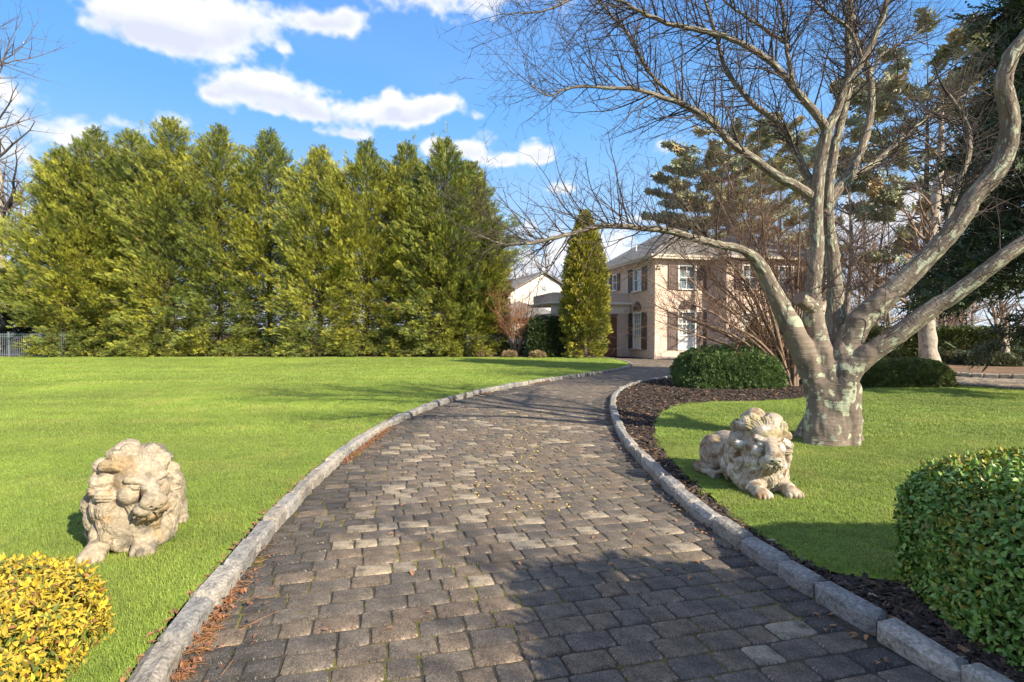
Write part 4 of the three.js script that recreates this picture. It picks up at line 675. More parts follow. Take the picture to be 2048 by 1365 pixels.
// ================================================================ HEDGES, SHRUBS AND OTHER PLANTS
// A hedge is a rounded block: leaves are strewn over its skin and a little way into it, on a lattice of stems
function hedge(name, label, { pos, half, round = 4, turn = 0, n, geos, mat, size, tint, depth = .08, lump = .05, cat = 'hedge', group, core = [.10, .082, .055], keep = null, seed = 1, up = .35, stems = true, inset = .1, flat = false }) {
  const r = rng(seed), o = thing(name, label, cat, group, pos), lists = geos.map(() => []);
  o.rotation.y = turn;
  const surf = (u, v) => {                                  // superellipsoid skin with lumps; v from the ground up
    const ca = Math.cos(u), sa = Math.sin(u), cv = Math.cos(v), sv = Math.sin(v), pw = (x) => Math.sign(x) * Math.pow(Math.abs(x), 2 / round);
    return V(half.x * pw(ca) * pw(cv), half.y * pw(sv), half.z * pw(sa) * pw(cv));
  };
  const skin = (dir) => { const q = Math.pow(Math.pow(Math.abs(dir.x / half.x), round) + Math.pow(Math.abs(dir.y / half.y), round) + Math.pow(Math.abs(dir.z / half.z), round), -1 / round); return dir.clone().multiplyScalar(q * (1 + lump * fbm(dir.x * q * 2.4 + seed, dir.y * q * 2.4, dir.z * q * 2.4, 3))); };
  const normalAt = (p) => V(Math.sign(p.x) * Math.pow(Math.abs(p.x / half.x), round - 1) / half.x, Math.sign(p.y) * Math.pow(Math.abs(p.y / half.y), round - 1) / half.y, Math.sign(p.z) * Math.pow(Math.abs(p.z / half.z), round - 1) / half.z).normalize();
  // points even over the box faces, pushed onto the skin
  const ax = 4 * half.y * half.z, ay = 2 * half.x * half.z * 2, az = 4 * half.x * half.y, tot = ax + ay + az; let made = 0, tries = 0;
  while (made < n && tries++ < n * 8) {
    const f = r() * tot; let p; if (f < ax) p = V((r() < .5 ? -1 : 1) * half.x, (r() * .98) * half.y, (r() * 2 - 1) * half.z); else if (f < ax + ay) p = V((r() * 2 - 1) * half.x, half.y, (r() * 2 - 1) * half.z); else p = V((r() * 2 - 1) * half.x, r() * half.y, (r() < .5 ? -1 : 1) * half.z);
    const s = skin(p), nn = normalAt(s); if (keep && !keep(s)) continue; made++;
    s.addScaledVector(nn, -depth * Math.pow(r(), 1.4) + depth * .2 * r()); if (s.y < .02) s.y = .02 + r() * .03;
    const d = nn.clone().multiplyScalar(.8).add(V((r() - .5) * 1.7, (r() - .5) * 1.4 + up, (r() - .5) * 1.7)).normalize();
    let q = facing(d, r() * 6.28);
    if (flat && r() < .72) { const z = nn.clone().add(V((r() - .5) * 1.3, (r() - .5) * 1.3 + .25, (r() - .5) * 1.3)).normalize(), y = V(r() - .5, r() - .35, r() - .5); y.addScaledVector(z, -y.dot(z)).normalize(); q = new THREE.Quaternion().setFromRotationMatrix(new THREE.Matrix4().makeBasis(V().crossVectors(y, z), y, z)); }
    lists[Math.floor(r() * lists.length)].push({ m: trs(s, q, size * (.6 + r() * .65)), c: tint(r, s, nn) });
  }
  if (stems) { const g = new THREE.IcosahedronGeometry(1, 4), P = g.attributes.position; for (let i = 0; i < P.count; i++) { const v = skin(V(P.getX(i) * half.x, Math.abs(P.getY(i)) * half.y, P.getZ(i) * half.z)).multiplyScalar(1 - inset / Math.min(half.x, half.y, half.z)); P.setXYZ(i, v.x, Math.max(-.02, v.y), v.z); } g.computeVertexNormals(); part(o, 'inner_stems', g, std({ color: rgb(...core), roughness: 1 })); }
  lists.forEach((l, i) => instanced(o, 'leaves', geos[i], mat, l));
  return o;
}
const roundLeaf = [leafGeo(.036, .023, .2), leafGeo(.032, .022, .1), leafGeo(.039, .022, .35)], broad = [leafGeo(.042, .020, .25), leafGeo(.036, .021, .1), leafGeo(.045, .019, .4)], glossy = leafMat([1, 1, 1], .22, .42), matte = leafMat([1, 1, 1], .3, .7);
const rr0 = rng(3131), tuftN = [0, 1].map(() => sprayGeo(rr0, .12, .045, 5, .1, .6));
hedge('hedge', 'clipped glossy green hedge beside the kerb in the near corner', { flat: true, pos: V(3.74, .03, -2.18), half: V(1.58, .80, 1.22), round: 6, n: 78000, geos: roundLeaf, mat: glossy, size: .95, depth: .12, lump: .06, seed: 41, keep: (p) => p.x < .9 && p.z < 1.15,
  tint: (r, p) => { const n = .6 + r() * .75, y = r(); const young = y < .10 + .5 * noise(p.x * 2.2 + 3, p.y * 2.2, p.z * 2.2); return young ? [.26 * n, .24 * n, .02 * n] : y > .965 ? [.22 * n, .20 * n, .02] : y < .5 ? [.12 * n, .25 * n, .042 * n] : [.20 * n, .33 * n, .06 * n]; } });
hedge('golden_shrub', 'low golden yellow leaved shrub in the near lawn corner', { flat: true, pos: V(-3.03, .03, -1.70), turn: .26, half: V(1.3, .35, 1.06), round: 5, n: 42000, geos: broad, mat: matte, size: .82, depth: .07, lump: .10, seed: 42, cat: 'shrub', keep: (p) => p.x > -.9, up: .6,
  tint: (r, p) => { const n = .7 + r() * .5, y = r(); return y < .18 ? [.14 * n, .17 * n, .02 * n] : y < .23 ? [.30 * n, .13 * n, .03] : y < .5 ? [.46 * n, .36 * n, .03 * n] : [.58 * n, .43 * n, .025 * n]; } });
const yewTint = (a) => (r, p) => { const n = .6 + r() * .8; return a.map((v) => v * n); };
hedge('yew_hedge', 'dark green clipped yew mound on the mulch bed near the drive', { pos: V(5.85, .03, -14.9), half: V(1.35, .98, .95), round: 2.8, n: 11000, geos: tuftN, mat: matte, size: 1.15, depth: .12, lump: .14, seed: 43, tint: yewTint([.11, .19, .045]), group: 'clipped yews on the island' });
hedge('yew_hedge', 'clipped yew mound just behind the many stemmed bare shrub', { pos: V(7.0, .03, -16.0), half: V(1.0, 1.06, .8), round: 2.8, n: 6000, geos: tuftN, mat: matte, size: 1.15, depth: .12, lump: .14, seed: 44, tint: yewTint([.085, .14, .035]), group: 'clipped yews on the island' });
hedge('low_hedge', 'low leafy hedge on the mulch right behind the spreading trunk', { pos: V(10.35, .03, -14.7), half: V(1.25, .66, .6), round: 3.4, n: 6500, geos: tuftN, mat: matte, size: 1.2, depth: .1, lump: .12, seed: 45, tint: yewTint([.13, .17, .035]), group: 'clipped yews on the island' });
hedge('box_hedge', 'tall dark clipped hedge block next to the conical arborvitae', { pos: V(1.95, .03, -31.6), half: V(.98, 2.1, .7), round: 6, n: 7000, geos: tuftN, mat: glossy, size: 2.2, depth: .16, lump: .05, seed: 46, tint: yewTint([.06, .09, .03]) });
hedge('boundary_hedge', 'long clipped ivy green hedge wall beyond the right garden bed', { pos: V(25.5, .03, -29.6), half: V(9.2, 1.5, .7), round: 8, n: 15000, geos: tuftN, mat: glossy, size: 2.6, depth: .18, lump: .05, seed: 47, turn: .1, tint: yewTint([.075, .10, .025]) });
// small round shrubs in the far bed and by the house, each its own plant
{
  const spots = [[1782, 722, .62, .55, 'dark round shrub left of the pale mottled trunk'], [1758, 706, .9, .8, 'wide dark shrub against the far hedge'], [1838, 716, .5, .45, 'small round shrub close beside the pale mottled trunk'], [1893, 722, .62, .42, 'small green mound in front of the russet shrub'], [1935, 729, .55, .42, 'round green mound in the middle of the right bed'], [1951, 719, .45, .35, 'paler mound behind the middle mound of the right bed'], [1972, 732, .62, .40, 'low olive mound nearest the far kerb'], [1990, 722, .5, .38, 'olive mound left of the small pale tree'], [2025, 734, .7, .42, 'grey green mound in front of the small pale tree'], [2040, 724, .5, .40, 'olive mound behind the small pale tree']];
  spots.forEach(([px, py, w, h, label], i) => { const p = gp(px, py, .05); p.z -= w; hedge('round_shrub', label, { pos: V(p.x, .03, p.z), half: V(w, h * 1.1, w * .8), round: 2.3, n: 900, geos: tuftN, mat: matte, size: 1.7, depth: .12, lump: .2, seed: 60 + i, cat: 'shrub', group: 'small shrubs in the far bed', tint: yewTint(i % 3 === 1 ? [.12, .125, .05] : i % 3 ? [.10, .115, .045] : [.055, .075, .03]) }); });
  hedge('russet_shrub', 'low spreading russet shrub right of the pale mottled trunk', { pos: gp(1900, 719, .04), half: V(1.7, 1.05, .8), round: 2.2, n: 2200, geos: tuftN, mat: matte, size: 1.7, depth: .4, lump: .3, seed: 80, cat: 'shrub', stems: false, tint: (r) => (r() < .45 ? [.13, .14, .05] : [.22 * (.6 + r()), .13, .055]) });
  for (const [px, py, s, label] of [[1357, 717.2, .33, 'small clipped ball shrub under the front window'], [1393, 716.8, .28, 'smaller shrub in a pot beside the front window panel']]) { const p = gp(px, py, .0); hedge('ball_shrub', label, { pos: p, half: V(s, s * 1.15, s), round: 2.2, n: 500, geos: tuftN, mat: matte, size: 1.5, depth: .06, lump: .1, seed: Math.round(px), cat: 'shrub', tint: yewTint([.09, .10, .025]) }); }
  hedge('cone_shrub', 'narrow golden green cone shrub by the projecting house bay', { pos: V(13.2, .03, -29.6), half: V(.55, 2.6, .55), round: 1.5, n: 1400, geos: tuftN, mat: matte, size: 2, depth: .1, lump: .1, seed: 91, cat: 'shrub', tint: yewTint([.21, .16, .03]) });
  for (const [px, py, label] of [[968, 715, 'straw coloured grass clump under the end of the evergreen row'], [1019, 716, 'straw coloured grass clump at the foot of the russet bare shrub'], [1076, 717, 'straw coloured grass clump in front of the dark hedge block']]) { const p = gp(px, py, .04); hedge('grass_clump', label, { pos: p, half: V(.42, .30, .35), round: 2, n: 350, geos: tuftN, mat: matte, size: 1.6, depth: .12, lump: .2, seed: Math.round(px), cat: 'plant', up: .9, stems: false, tint: yewTint([.30, .22, .11]) }); }
}
// ---- the many-stemmed bare shrub on the island: stems fan from one stool
{
  const base = gp(1582, 772, .05), o = thing('bare_shrub', 'large many stemmed bare shrub fanning up behind the spreading tree', 'shrub', null, base), r = rng(333);
  const tips = [[1310, 640], [1300, 560], [1330, 480], [1365, 400], [1420, 360], [1380, 560], [1440, 470], [1450, 330], [1490, 400], [1520, 340], [1560, 420], [1500, 540], [1600, 360], [1640, 430], [1680, 380], [1700, 480], [1740, 430], [1790, 500], [1820, 560], [1420, 620], [1560, 560], [1340, 610], [1350, 530], [1390, 470], [1400, 430], [1410, 540], [1460, 420], [1470, 560], [1480, 480], [1530, 460], [1540, 390], [1580, 480], [1620, 520], [1660, 520], [1290, 600], [1440, 590]];
  const tw = new Geo();
  tips.forEach(([px, py], i) => {
    const D = -base.z + (r() - .5) * 3.2, tip = at(px, py, D).sub(base), s = V((r() - .5) * .3, 0, (r() - .5) * .3), mid = s.clone().lerp(tip, .5).add(V((r() - .5) * .3, tip.y * .14, (r() - .5) * .3)), q1 = s.clone().lerp(mid, .4).add(V(0, .12, 0));
    const r0 = .032 + r() * .026, [P, R] = smoothPath([s, q1, mid, s.clone().lerp(tip, .78).add(V((r() - .5) * .2, .08, (r() - .5) * .2)), tip], [r0, r0 * .85, r0 * .6, r0 * .4, .008], .22), g = new Geo();
    tube(g, P, R, 6, { wob: .1, vScale: .7, uRep: 1 }); part(o, 'stem', g.build(), twigTan);
    for (let k = 3; k < P.length; k++) { let c = k / P.length > .35 ? 2.3 : .8; c = Math.floor(c) + (r() < c % 1 ? 1 : 0); while (c--) { const tan = P[k].clone().sub(P[k - 1]).normalize(), sd = V(r() - .5, r() - .35, r() - .5).normalize(), d = tan.multiplyScalar(.8).addScaledVector(sd, .9).normalize(); shoot(tw, r, P[k], d, (.5 + r() * .9), Math.min(R[k] * .5, .011), 2, { seg: .16, wander: .34, up: .05, side: 4.0, fwd: .8, ratio0: .28, ratio1: .34, min: .12, rmin: .0034 }); } }
  });
  part(o, 'twigs', tw.build(), std({ color: rgb(.135, .078, .054), roughness: .9 })).userData.kind = 'stuff'; console.log('shrub twigs', tw.tris);
}
// ---- other bare trees and shrubs
{
  const russet = growBare(21, { h: 4.4, r0: .045, levels: 3, spread: .32, stems: 11, first: .3, side: .8, up: .06 });
  plantBare(russet, 'bare_russet_shrub', 'russet many stemmed bare shrub by the black fence', null, .25, 32.0, 1.05, .4, [twigTan, std({ color: rgb(.30, .135, .065), roughness: .9 })]);
  const A = growBare(31, { h: 15, r0: .22, levels: 4, side: 1.15 }), B = growBare(32, { h: 13, r0: .17, levels: 4, side: .9, first: .22 }), C = growBare(33, { h: 11, r0: .15, levels: 4, side: 1.2, first: .12, up: .02 });
  console.log('bare', A.tris, B.tris, C.tris);
  const kinds = [A, B, C], G = 'bare trees of the far wood', r = rng(5150);
  const spots = [[6.2, -3.2, .62, 2, 'small bare tree behind the viewer that shades the near drive'], [-37.5, 41, 1.65, 0, 'pale bare tree at the far left above the evergreen row'], [-43, 46, 1.75, 1, 'taller bare tree cut by the left picture edge'], [1.2, 58, .95, 1, 'bare tree behind the brick chimney'], [4.2, 62, 1.0, 0, 'bare tree right of the white gabled house'], [8, 64, .9, 1, 'bare tree above the porch roof'], [16, 52, 1.0, 2, 'bare tree behind the house bay'], [21, 46, .95, 0, 'bare tree left of the pale mottled trunk'], [25, 52, 1.0, 1, 'second bare tree of the wood beyond the right bed'], [29.5, 47, 1.0, 2, 'third bare tree of the wood beyond the right bed'], [34, 53, 1.05, 0, 'fourth bare tree of the wood beyond the right bed'], [38.5, 48, 1.0, 1, 'fifth bare tree of the wood beyond the right bed'], [43.5, 55, 1.1, 2, 'bare tree of the wood at the right picture edge'], [19, 60, 1.1, 1, 'far bare tree in the gap over the house'], [27.5, 62, 1.1, 0, 'far bare tree behind the second row of the wood'], [36, 64, 1.1, 2, 'far bare tree behind the spruce'], [48, 62, 1.2, 1, 'far bare tree outside the hedge end'], [23, 38, .62, 2, 'low bare tree over the boundary hedge'], [31, 37, .66, 1, 'low bare tree over the hedge near the spruce'], [26.5, 40, .7, 0, 'low bare tree between hedge and wood'], [18, 39, .6, 1, 'low bare tree beyond the house bay'], [21.8, 31.5, .66, 1, 'bare thicket tree seen right beside the pale mottled trunk'], [25.5, 32.5, .6, 2, 'bare thicket tree just behind the boundary hedge'], [18.5, 30, .8, 0, 'bare tree between the house bay and the hedge'], [22, 33, .85, 1, 'bare tree rising behind the boundary hedge middle'], [27, 33, .8, 2, 'bare tree rising behind the boundary hedge near the spruce'], [14.8, 34.5, .8, 1, 'bare tree at the far corner of the house bay'], [16.5, 44, .8, 2, 'twiggy bare tree over the end of the house bay'], [20, 42, .8, 2, 'twiggy bare tree in the gap right of the house'], [24, 44, .85, 2, 'twiggy bare tree behind the pale mottled trunk'], [28.5, 43, .8, 2, 'twiggy bare tree over the middle of the boundary hedge'], [33, 42, .85, 2, 'twiggy bare tree over the right half of the boundary hedge']];
  spots.forEach(([x, d, s, k, label], i) => plantBare(kinds[k], 'bare_tree', label, G, x, d, s, r() * 6.28, i > 0 && i < 3 ? [paleBark, twigGrey] : i < 6 ? [greyBark, twigGrey] : [greyBark, twigTan]));
  // the pale mottled trunk in the far bed and the small forked tree
  const syc = thing('sycamore_tree', 'tree with thick pale mottled trunk in the far right bed', 'tree', null, gp(1856, 732, .05)), b = syc.position, loc = (px, py, D) => at(px, py, D).sub(b), D = -b.z, S = rng(92);
  { const g = new Geo(), [P, R] = smoothPath([loc(1862, 742, D), loc(1857, 700, D), loc(1853, 650, D), loc(1853, 600, D), loc(1857, 540, D), loc(1868, 440, D), loc(1880, 330, D), loc(1885, 200, D)], [.42, .35, .33, .32, .28, .22, .15, .06], .3); tube(g, P, R, 12, { uRep: 1, wob: .14, vScale: .4 }); part(syc, 'trunk', g.build(), paleBark); const c = new Geo(); for (let k = 12; k < P.length; k++) for (let j = 0; j < 2; j++) { const a = S() * 6.28; shoot(c, S, P[k], V(Math.cos(a), .5 + S() * .5, Math.sin(a)).normalize(), 1.4 + S() * 1.6, R[k] * .35, 2, { seg: .4, wander: .34, up: .03, side: 1.3, fwd: .8, ratio0: .3, ratio1: .3, min: .25, rmin: .006 }); } part(syc, 'crown', c.build(), twigTan).userData.kind = 'stuff'; }
  const sm = thing('small_tree', 'small pale forked tree at the right edge of the bed', 'tree', null, gp(2008, 729, .05)), b2 = sm.position, D2 = -b2.z, l2 = (px, py) => at(px, py, D2).sub(b2);
  for (const [i, path] of [[[2008, 732], [2012, 700], [2014, 675]], [[2014, 680], [2030, 655], [2044, 640], [2060, 600]], [[2014, 680], [2008, 640], [2002, 600], [2006, 560]], [[2012, 690], [1998, 665], [1990, 630], [1980, 590]]].entries()) { const g = new Geo(), [P, R] = smoothPath(path.map((q) => l2(...q)), path.map((q, k) => (i ? .13 : .2) * (1 - k * .22)), .2); tube(g, P, R, 9, { wob: .15, vScale: .5 }); part(sm, i ? 'limb' : 'trunk', g.build(), paleBark); if (i) { const c = new Geo(); for (let k = 2; k < P.length; k++) for (let j = 0; j < 2; j++) shoot(c, S, P[k], V(S() - .5, .4 + S() * .4, S() - .5).normalize(), .9 + S(), R[k] * .4, 2, { seg: .25, wander: .36, up: .03, side: 1.8, fwd: .8, ratio0: .3, ratio1: .3, min: .2, rmin: .005 }); part(sm, 'twigs', c.build(), twigTan).userData.kind = 'stuff'; } }
}
// ---- dark evergreens closing the left end
{
  const r = rng(18), sG = [0, 1].map(() => sprayGeo(r, .6, .17, 6, .25));
  for (const [x, d, h, label] of [[-33.5, 36.5, 5.4, 'dark low evergreen behind the grey fence'], [-30.8, 38, 4.6, 'second dark evergreen behind the grey fence']]) { const o = thing('evergreen_tree', label, 'tree', 'evergreens behind the fence', V(x, .03, -d)); conifer(o, r, { h, R: 1.9, trunkR: .14, trunkMat: brownBark, branches: 110, sprays: 24, sGeos: sG, sScale: 1, mats: needleMat, profile: (t) => 1.02 - t * .9, rise: (t) => .1 + t * .6, tint: (q) => { const n = .6 + q() * .8; return [.03 * n, .05 * n, .022 * n]; } }); }
}

// ================================================================ THE HOUSE AND WHAT STANDS BEHIND
const stucco = std({ map: tex(512, (u, v) => { const n = tnoise(u, v, 4, 71, 5), f = tnoise(u, v, 64, 72, 2), k = 1 + n * .16 + f * .14; return [.60 * k, .465 * k, .375 * k]; }, { rep: .35 }), bumpMap: tex(256, (u, v) => .5 + tnoise(u, v, 32, 73, 3) * .8, { srgb: false, rep: .8 }), bumpScale: .012, roughness: .95 });
const trimMat = std({ color: rgb(.50, .44, .36), roughness: .7 }), stuccoDeep = std({ color: rgb(.36, .26, .20), roughness: .95 }), whitePaint = std({ color: rgb(.74, .72, .67), roughness: .6 }), shutterMat = std({ color: rgb(.105, .072, .062), roughness: .7 }), doorMat = std({ map: tex(256, (u, v) => { const n = tnoise(u, (v * 1) % 1, 16, 81, 3); return [.17 + n * .05, .075 + n * .03, .04 + n * .015]; }), roughness: .55 });
const glass = new THREE.MeshPhysicalMaterial({ color: rgb(.9, .95, .97), roughness: .03, transmission: 1, thickness: 0, ior: 1.5 });
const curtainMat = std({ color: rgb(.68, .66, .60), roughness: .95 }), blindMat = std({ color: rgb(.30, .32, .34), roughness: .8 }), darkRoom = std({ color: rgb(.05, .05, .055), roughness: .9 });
const shingleTex = tex(512, (u, v) => { const row = Math.floor(v * 24), off = (row * 37 % 24) / 24, col = Math.floor((u + off) * 24), t = VAL[PERM[(row * 13 + (col % 24) * 7) & 255]], edge = (v * 24 % 1) < .10 ? .7 : 1, n = tnoise(u, v, 4, 91, 5); const k = (1 + t * .22 + n * .3) * edge; return [.19 * k, .178 * k, .165 * k]; }, { rep: .22 });
const roofMat = std({ map: shingleTex, roughness: .95 });
const metalMat = std({ color: rgb(.03, .034, .038), roughness: .5, metalness: .4 }), greyMetal = std({ color: rgb(.17, .20, .235), roughness: .55, metalness: .2 });

const house = thing('house', 'two storey pink stucco house with hipped grey roof and brown shutters', 'house', null, V(7.95, 0, -30.6));
house.rotation.y = .2325;                                  // local x runs along the front, local -z back along the side
// walls: extruded outlines with real openings
function wallPlate(w, h, holes, th = .28) {
  const s = new THREE.Shape([[0, 0], [w, 0], [w, h], [0, h]].map((p) => new THREE.Vector2(...p)));
  for (const [x0, y0, x1, y1] of holes) s.holes.push(new THREE.Path([[x0, y0], [x0, y1], [x1, y1], [x1, y0]].map((p) => new THREE.Vector2(...p))));
  return new THREE.ExtrudeGeometry(s, { depth: th, bevelEnabled: false });
}
const WH = 5.55;
// a window set into an opening of a wall; frame of reference: x right, y up, z out of the wall, origin at the opening's lower left corner
function windowUnit(parent, m4, w, h, { panel = 0, cols = 4, rows = 4, curtain = 'folds', top = 0 } = {}) {
  const win = new THREE.Group(); win.name = 'window'; win.applyMatrix4(m4); parent.add(win);
  const f = .09, gh = h - panel, fr = [boxGeo(f, h + .04, .12, f / 2 - .03, h / 2, -.02), boxGeo(f, h + .04, .12, w - f / 2 + .03, h / 2, -.02), boxGeo(w - .14, f, .121, w / 2, h - f / 2 + .02, -.02), boxGeo(w + .16, .07, .2, w / 2, -.015, .03)];
  if (panel) fr.push(boxGeo(w - .14, .08, .118, w / 2, panel, -.02));
  part(win, 'frame', mergeGeometries(fr), whitePaint);
  if (panel) part(win, 'lower_panel', mergeGeometries([boxGeo(w - .12, panel - .06, .05, w / 2, panel / 2, -.05), boxGeo(w - .42, panel - .34, .03, w / 2, panel / 2, -.018)]), whitePaint);
  const y0 = panel ? panel + .04 : .05, H = h - .08 - y0, bars = [boxGeo(w - .1, .05, .05, w / 2, y0 + H / 2, -.06)];
  for (let c = 1; c < cols; c++) bars.push(boxGeo(.024, H, .03, .05 + (w - .1) * c / cols, y0 + H / 2, -.061)); for (let q = 1; q < rows; q++) if (q !== rows / 2) bars.push(boxGeo(w - .1, .024, .029, w / 2, y0 + H * q / rows, -.062));
  part(win, 'sash_bars', mergeGeometries(bars), whitePaint);
  part(win, 'pane', boxGeo(w - .1, H, .004, w / 2, y0 + H / 2, -.085), glass);
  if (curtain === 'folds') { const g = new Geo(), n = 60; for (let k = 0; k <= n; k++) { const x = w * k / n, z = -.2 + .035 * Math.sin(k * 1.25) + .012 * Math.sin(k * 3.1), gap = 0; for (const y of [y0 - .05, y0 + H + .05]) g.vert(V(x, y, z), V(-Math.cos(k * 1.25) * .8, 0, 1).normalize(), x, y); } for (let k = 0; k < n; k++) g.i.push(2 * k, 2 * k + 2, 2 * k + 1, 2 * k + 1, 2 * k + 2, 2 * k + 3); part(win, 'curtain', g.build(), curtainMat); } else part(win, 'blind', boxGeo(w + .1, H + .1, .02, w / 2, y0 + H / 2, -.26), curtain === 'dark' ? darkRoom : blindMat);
  return win;
}
function shutter(parent, m4, w, h) { const s = part(parent, 'shutter', mergeGeometries([boxGeo(.085, h, .045, .0425, h / 2, .045), boxGeo(.085, h, .045, w - .0425, h / 2, .045), ...[0, .47, 1].map((t) => boxGeo(w - .17, .1, .044, w / 2, .05 + t * (h - .1), .045)), boxGeo(w - .16, h - .1, .02, w / 2, h / 2, .035)]), shutterMat); s.applyMatrix4(m4); for (const t of [.27, .735]) part(s, 'raised_panel', boxGeo(w - .25, h * .36, .016, w / 2, h * t, .0535), shutterMat); const k = new THREE.Mesh(); return s; }
const tr4 = (x, y, z, ry = 0) => new THREE.Matrix4().makeTranslation(x, y, z).multiply(new THREE.Matrix4().makeRotationY(ry));
{
  const P = 1.17, U0 = 3.7, BW = 7.2;                      // how far the bay stands out, where it starts, its width
  // front wall of the wing (x 0..3.7), opening for the two windows
  part(house, 'wall', wallPlate(U0 + .28, WH, [[1.45, .52, 2.55, 2.66], [1.45, 3.92, 2.55, 5.28]]).translate(0, 0, -.28), stucco);
  windowUnit(house, tr4(1.45, .52, -.02), 1.1, 2.14, { panel: .78 }); windowUnit(house, tr4(1.45, 3.92, -.02), 1.1, 1.36, { cols: 2, rows: 2, curtain: 'blind' });
  for (const [x, y, h] of [[.80, .50, 2.14], [2.60, .50, 2.14], [.80, 3.9, 1.38], [2.60, 3.9, 1.38]]) shutter(house, tr4(x, y, 0), .6, h);
  const arch = (w) => { const s = new THREE.Shape(); s.absarc(0, 0, w / 2, 0, Math.PI); return new THREE.ExtrudeGeometry(s, { depth: .04, bevelEnabled: false, curveSegments: 18 }); };
  part(house, 'arched_fanlight', arch(1.06).applyMatrix4(tr4(2.0, 2.80, .003)), shutterMat);
  // side wall (local x = 0, running back)
  const side = wallPlate(9, WH, [[1.3, .52, 2.4, 2.66], [1.3, 3.92, 2.4, 5.28], [4.75, 4.2, 5.45, 5.25]]).translate(0, 0, -.28), SM = (w, y) => new THREE.Matrix4().makeTranslation(0, y, -w).multiply(new THREE.Matrix4().makeRotationY(-Math.PI / 2));
  // the side wall is laid out in s = distance from the corner; x axis of the plate runs towards the corner
  const side2 = wallPlate(8.7, WH, [[6.3, .52, 7.4, 2.66], [6.3, 3.92, 7.4, 5.28], [3.25, 4.2, 3.95, 5.25]]).translate(0, 0, -.28); side.dispose();
  const toSide = (x) => SM(8.98 - x, 0);
  part(house, 'wall', side2.applyMatrix4(SM(8.98, 0)), stucco);
  const sideAt = (x, y) => SM(8.98 - x, y);
  windowUnit(house, sideAt(6.3, .52), 1.1, 2.14, { panel: .78 }); windowUnit(house, sideAt(6.3, 3.92), 1.1, 1.36, { cols: 1, rows: 2, curtain: 'blind' }); windowUnit(house, sideAt(3.25, 4.2), .7, 1.05, { cols: 1, rows: 2, curtain: 'dark' });
  for (const [x, y, h, w] of [[7.45, .50, 2.14, .6], [5.65, .50, 2.14, .6], [7.45, 3.9, 1.38, .6], [5.65, 3.9, 1.38, .6], [4.0, 4.15, 1.1, .4], [2.8, 4.15, 1.1, .4]]) shutter(house, sideAt(x, y), w, h);
  part(house, 'arched_fanlight', arch(1.0).applyMatrix4(sideAt(6.85, 2.80)).translate(-.003, 0, 0), shutterMat);
  // plinth band
  part(house, 'plinth', mergeGeometries([boxGeo(U0 - .04, .42, .05, U0 / 2, .21, .027), boxGeo(.05, .42, 3.2, -.027, .21, -1.55)]), stucco);
  // projecting bay
  part(house, 'bay_wall', mergeGeometries([wallPlate(BW, WH, [[1.0, 3.9, 2.0, 5.25], [3.3, 3.9, 4.3, 5.25], [5.5, 3.9, 6.5, 5.25], [3.0, 0.02, 4.5, 2.7], [1.0, .9, 2.0, 2.6]]).translate(U0, 0, P - .28), boxGeo(.28, WH, P - .28, U0 + .14, WH / 2, (P - .28) / 2 - .002), boxGeo(.28, WH, P + 1, U0 + BW - .14, WH / 2, (P - .28) / 2 - .6)].map((g) => (g.index ? g.toNonIndexed() : g))), stucco);
  for (const x of [1.0, 3.3, 5.5]) { windowUnit(house, tr4(U0 + x, 3.9, P - .02), 1.0, 1.35, { cols: 2, rows: 2, curtain: 'blind' }); shutter(house, tr4(U0 + x - .5, 3.88, P), .45, 1.38); shutter(house, tr4(U0 + x + 1.05, 3.88, P), .45, 1.38); }
  windowUnit(house, tr4(U0 + 1.0, .9, P - .02), 1.0, 1.7, { cols: 4, rows: 4 });
  const fd = part(house, 'front_door', mergeGeometries([boxGeo(1.0, 2.3, .06, U0 + 3.75, 1.17, P - .18)]), doorMat); part(fd, 'door_surround', mergeGeometries([boxGeo(.22, 2.55, .3, U0 + 3.1, 1.29, P - .05), boxGeo(.22, 2.55, .3, U0 + 4.4, 1.29, P - .05), boxGeo(1.9, .28, .36, U0 + 3.75, 2.72, P - .03)]), whitePaint);
  // eaves, gutter, downpipe
  const O = .45;
  part(house, 'soffit', mergeGeometries([boxGeo(U0 + O + 3.2, .12, .45 + O, (U0 - O + 3.2) / 2, WH + .06, O / 2 - .22), boxGeo(.45 + O, .121, 9 + .0, -O / 2 + .22, WH + .0605, -4.72)]), trimMat);
  part(house, 'gutter', mergeGeometries([boxGeo(U0 + O + .05, .10, .09, (U0 - O) / 2, WH + .17, O + .0), boxGeo(.09, .101, 9.2, -O - .0, WH + .1705, -4.15)]), trimMat);
  { const g = new Geo(); tube(g, [V(-.42, WH + .10, -3.35), V(-.36, WH - .06, -3.35), V(-.08, WH - .45, -3.35), V(-.07, WH - .6, -3.35), V(-.07, 3.9, -3.35)], [.04, .04, .04, .04, .04], 8, { cap: false }); part(house, 'downpipe', g.build(), whitePaint); }
  // hipped roof of the wing, and the bay's own roof
  const roof = (x0, x1, z0, z1, y, k, ridgeZ) => { const g = new Geo(), w = (x1 - x0) / 2, h = w * k, A = V(x0, y, z1), B = V(x1, y, z1), C = V(x1, y, z0), D = V(x0, y, z0), R1 = V((x0 + x1) / 2, y + h, z1 - w), R2 = V((x0 + x1) / 2, y + h, z0 + w); const face = (ps) => { const n = V().subVectors(ps[1], ps[0]).cross(V().subVectors(ps[2], ps[0])).normalize(), e = V().subVectors(ps[1], ps[0]).normalize(), u = V().crossVectors(n, e), id = ps.map((p) => g.vert(p, n, p.dot(e), p.dot(u))); for (let q = 1; q < ps.length - 1; q++) g.i.push(id[0], id[q], id[q + 1]); }; face([A, B, R1]); face([B, C, R2, R1]); face([C, D, R2]); face([D, A, R1, R2]); return g.build(); };
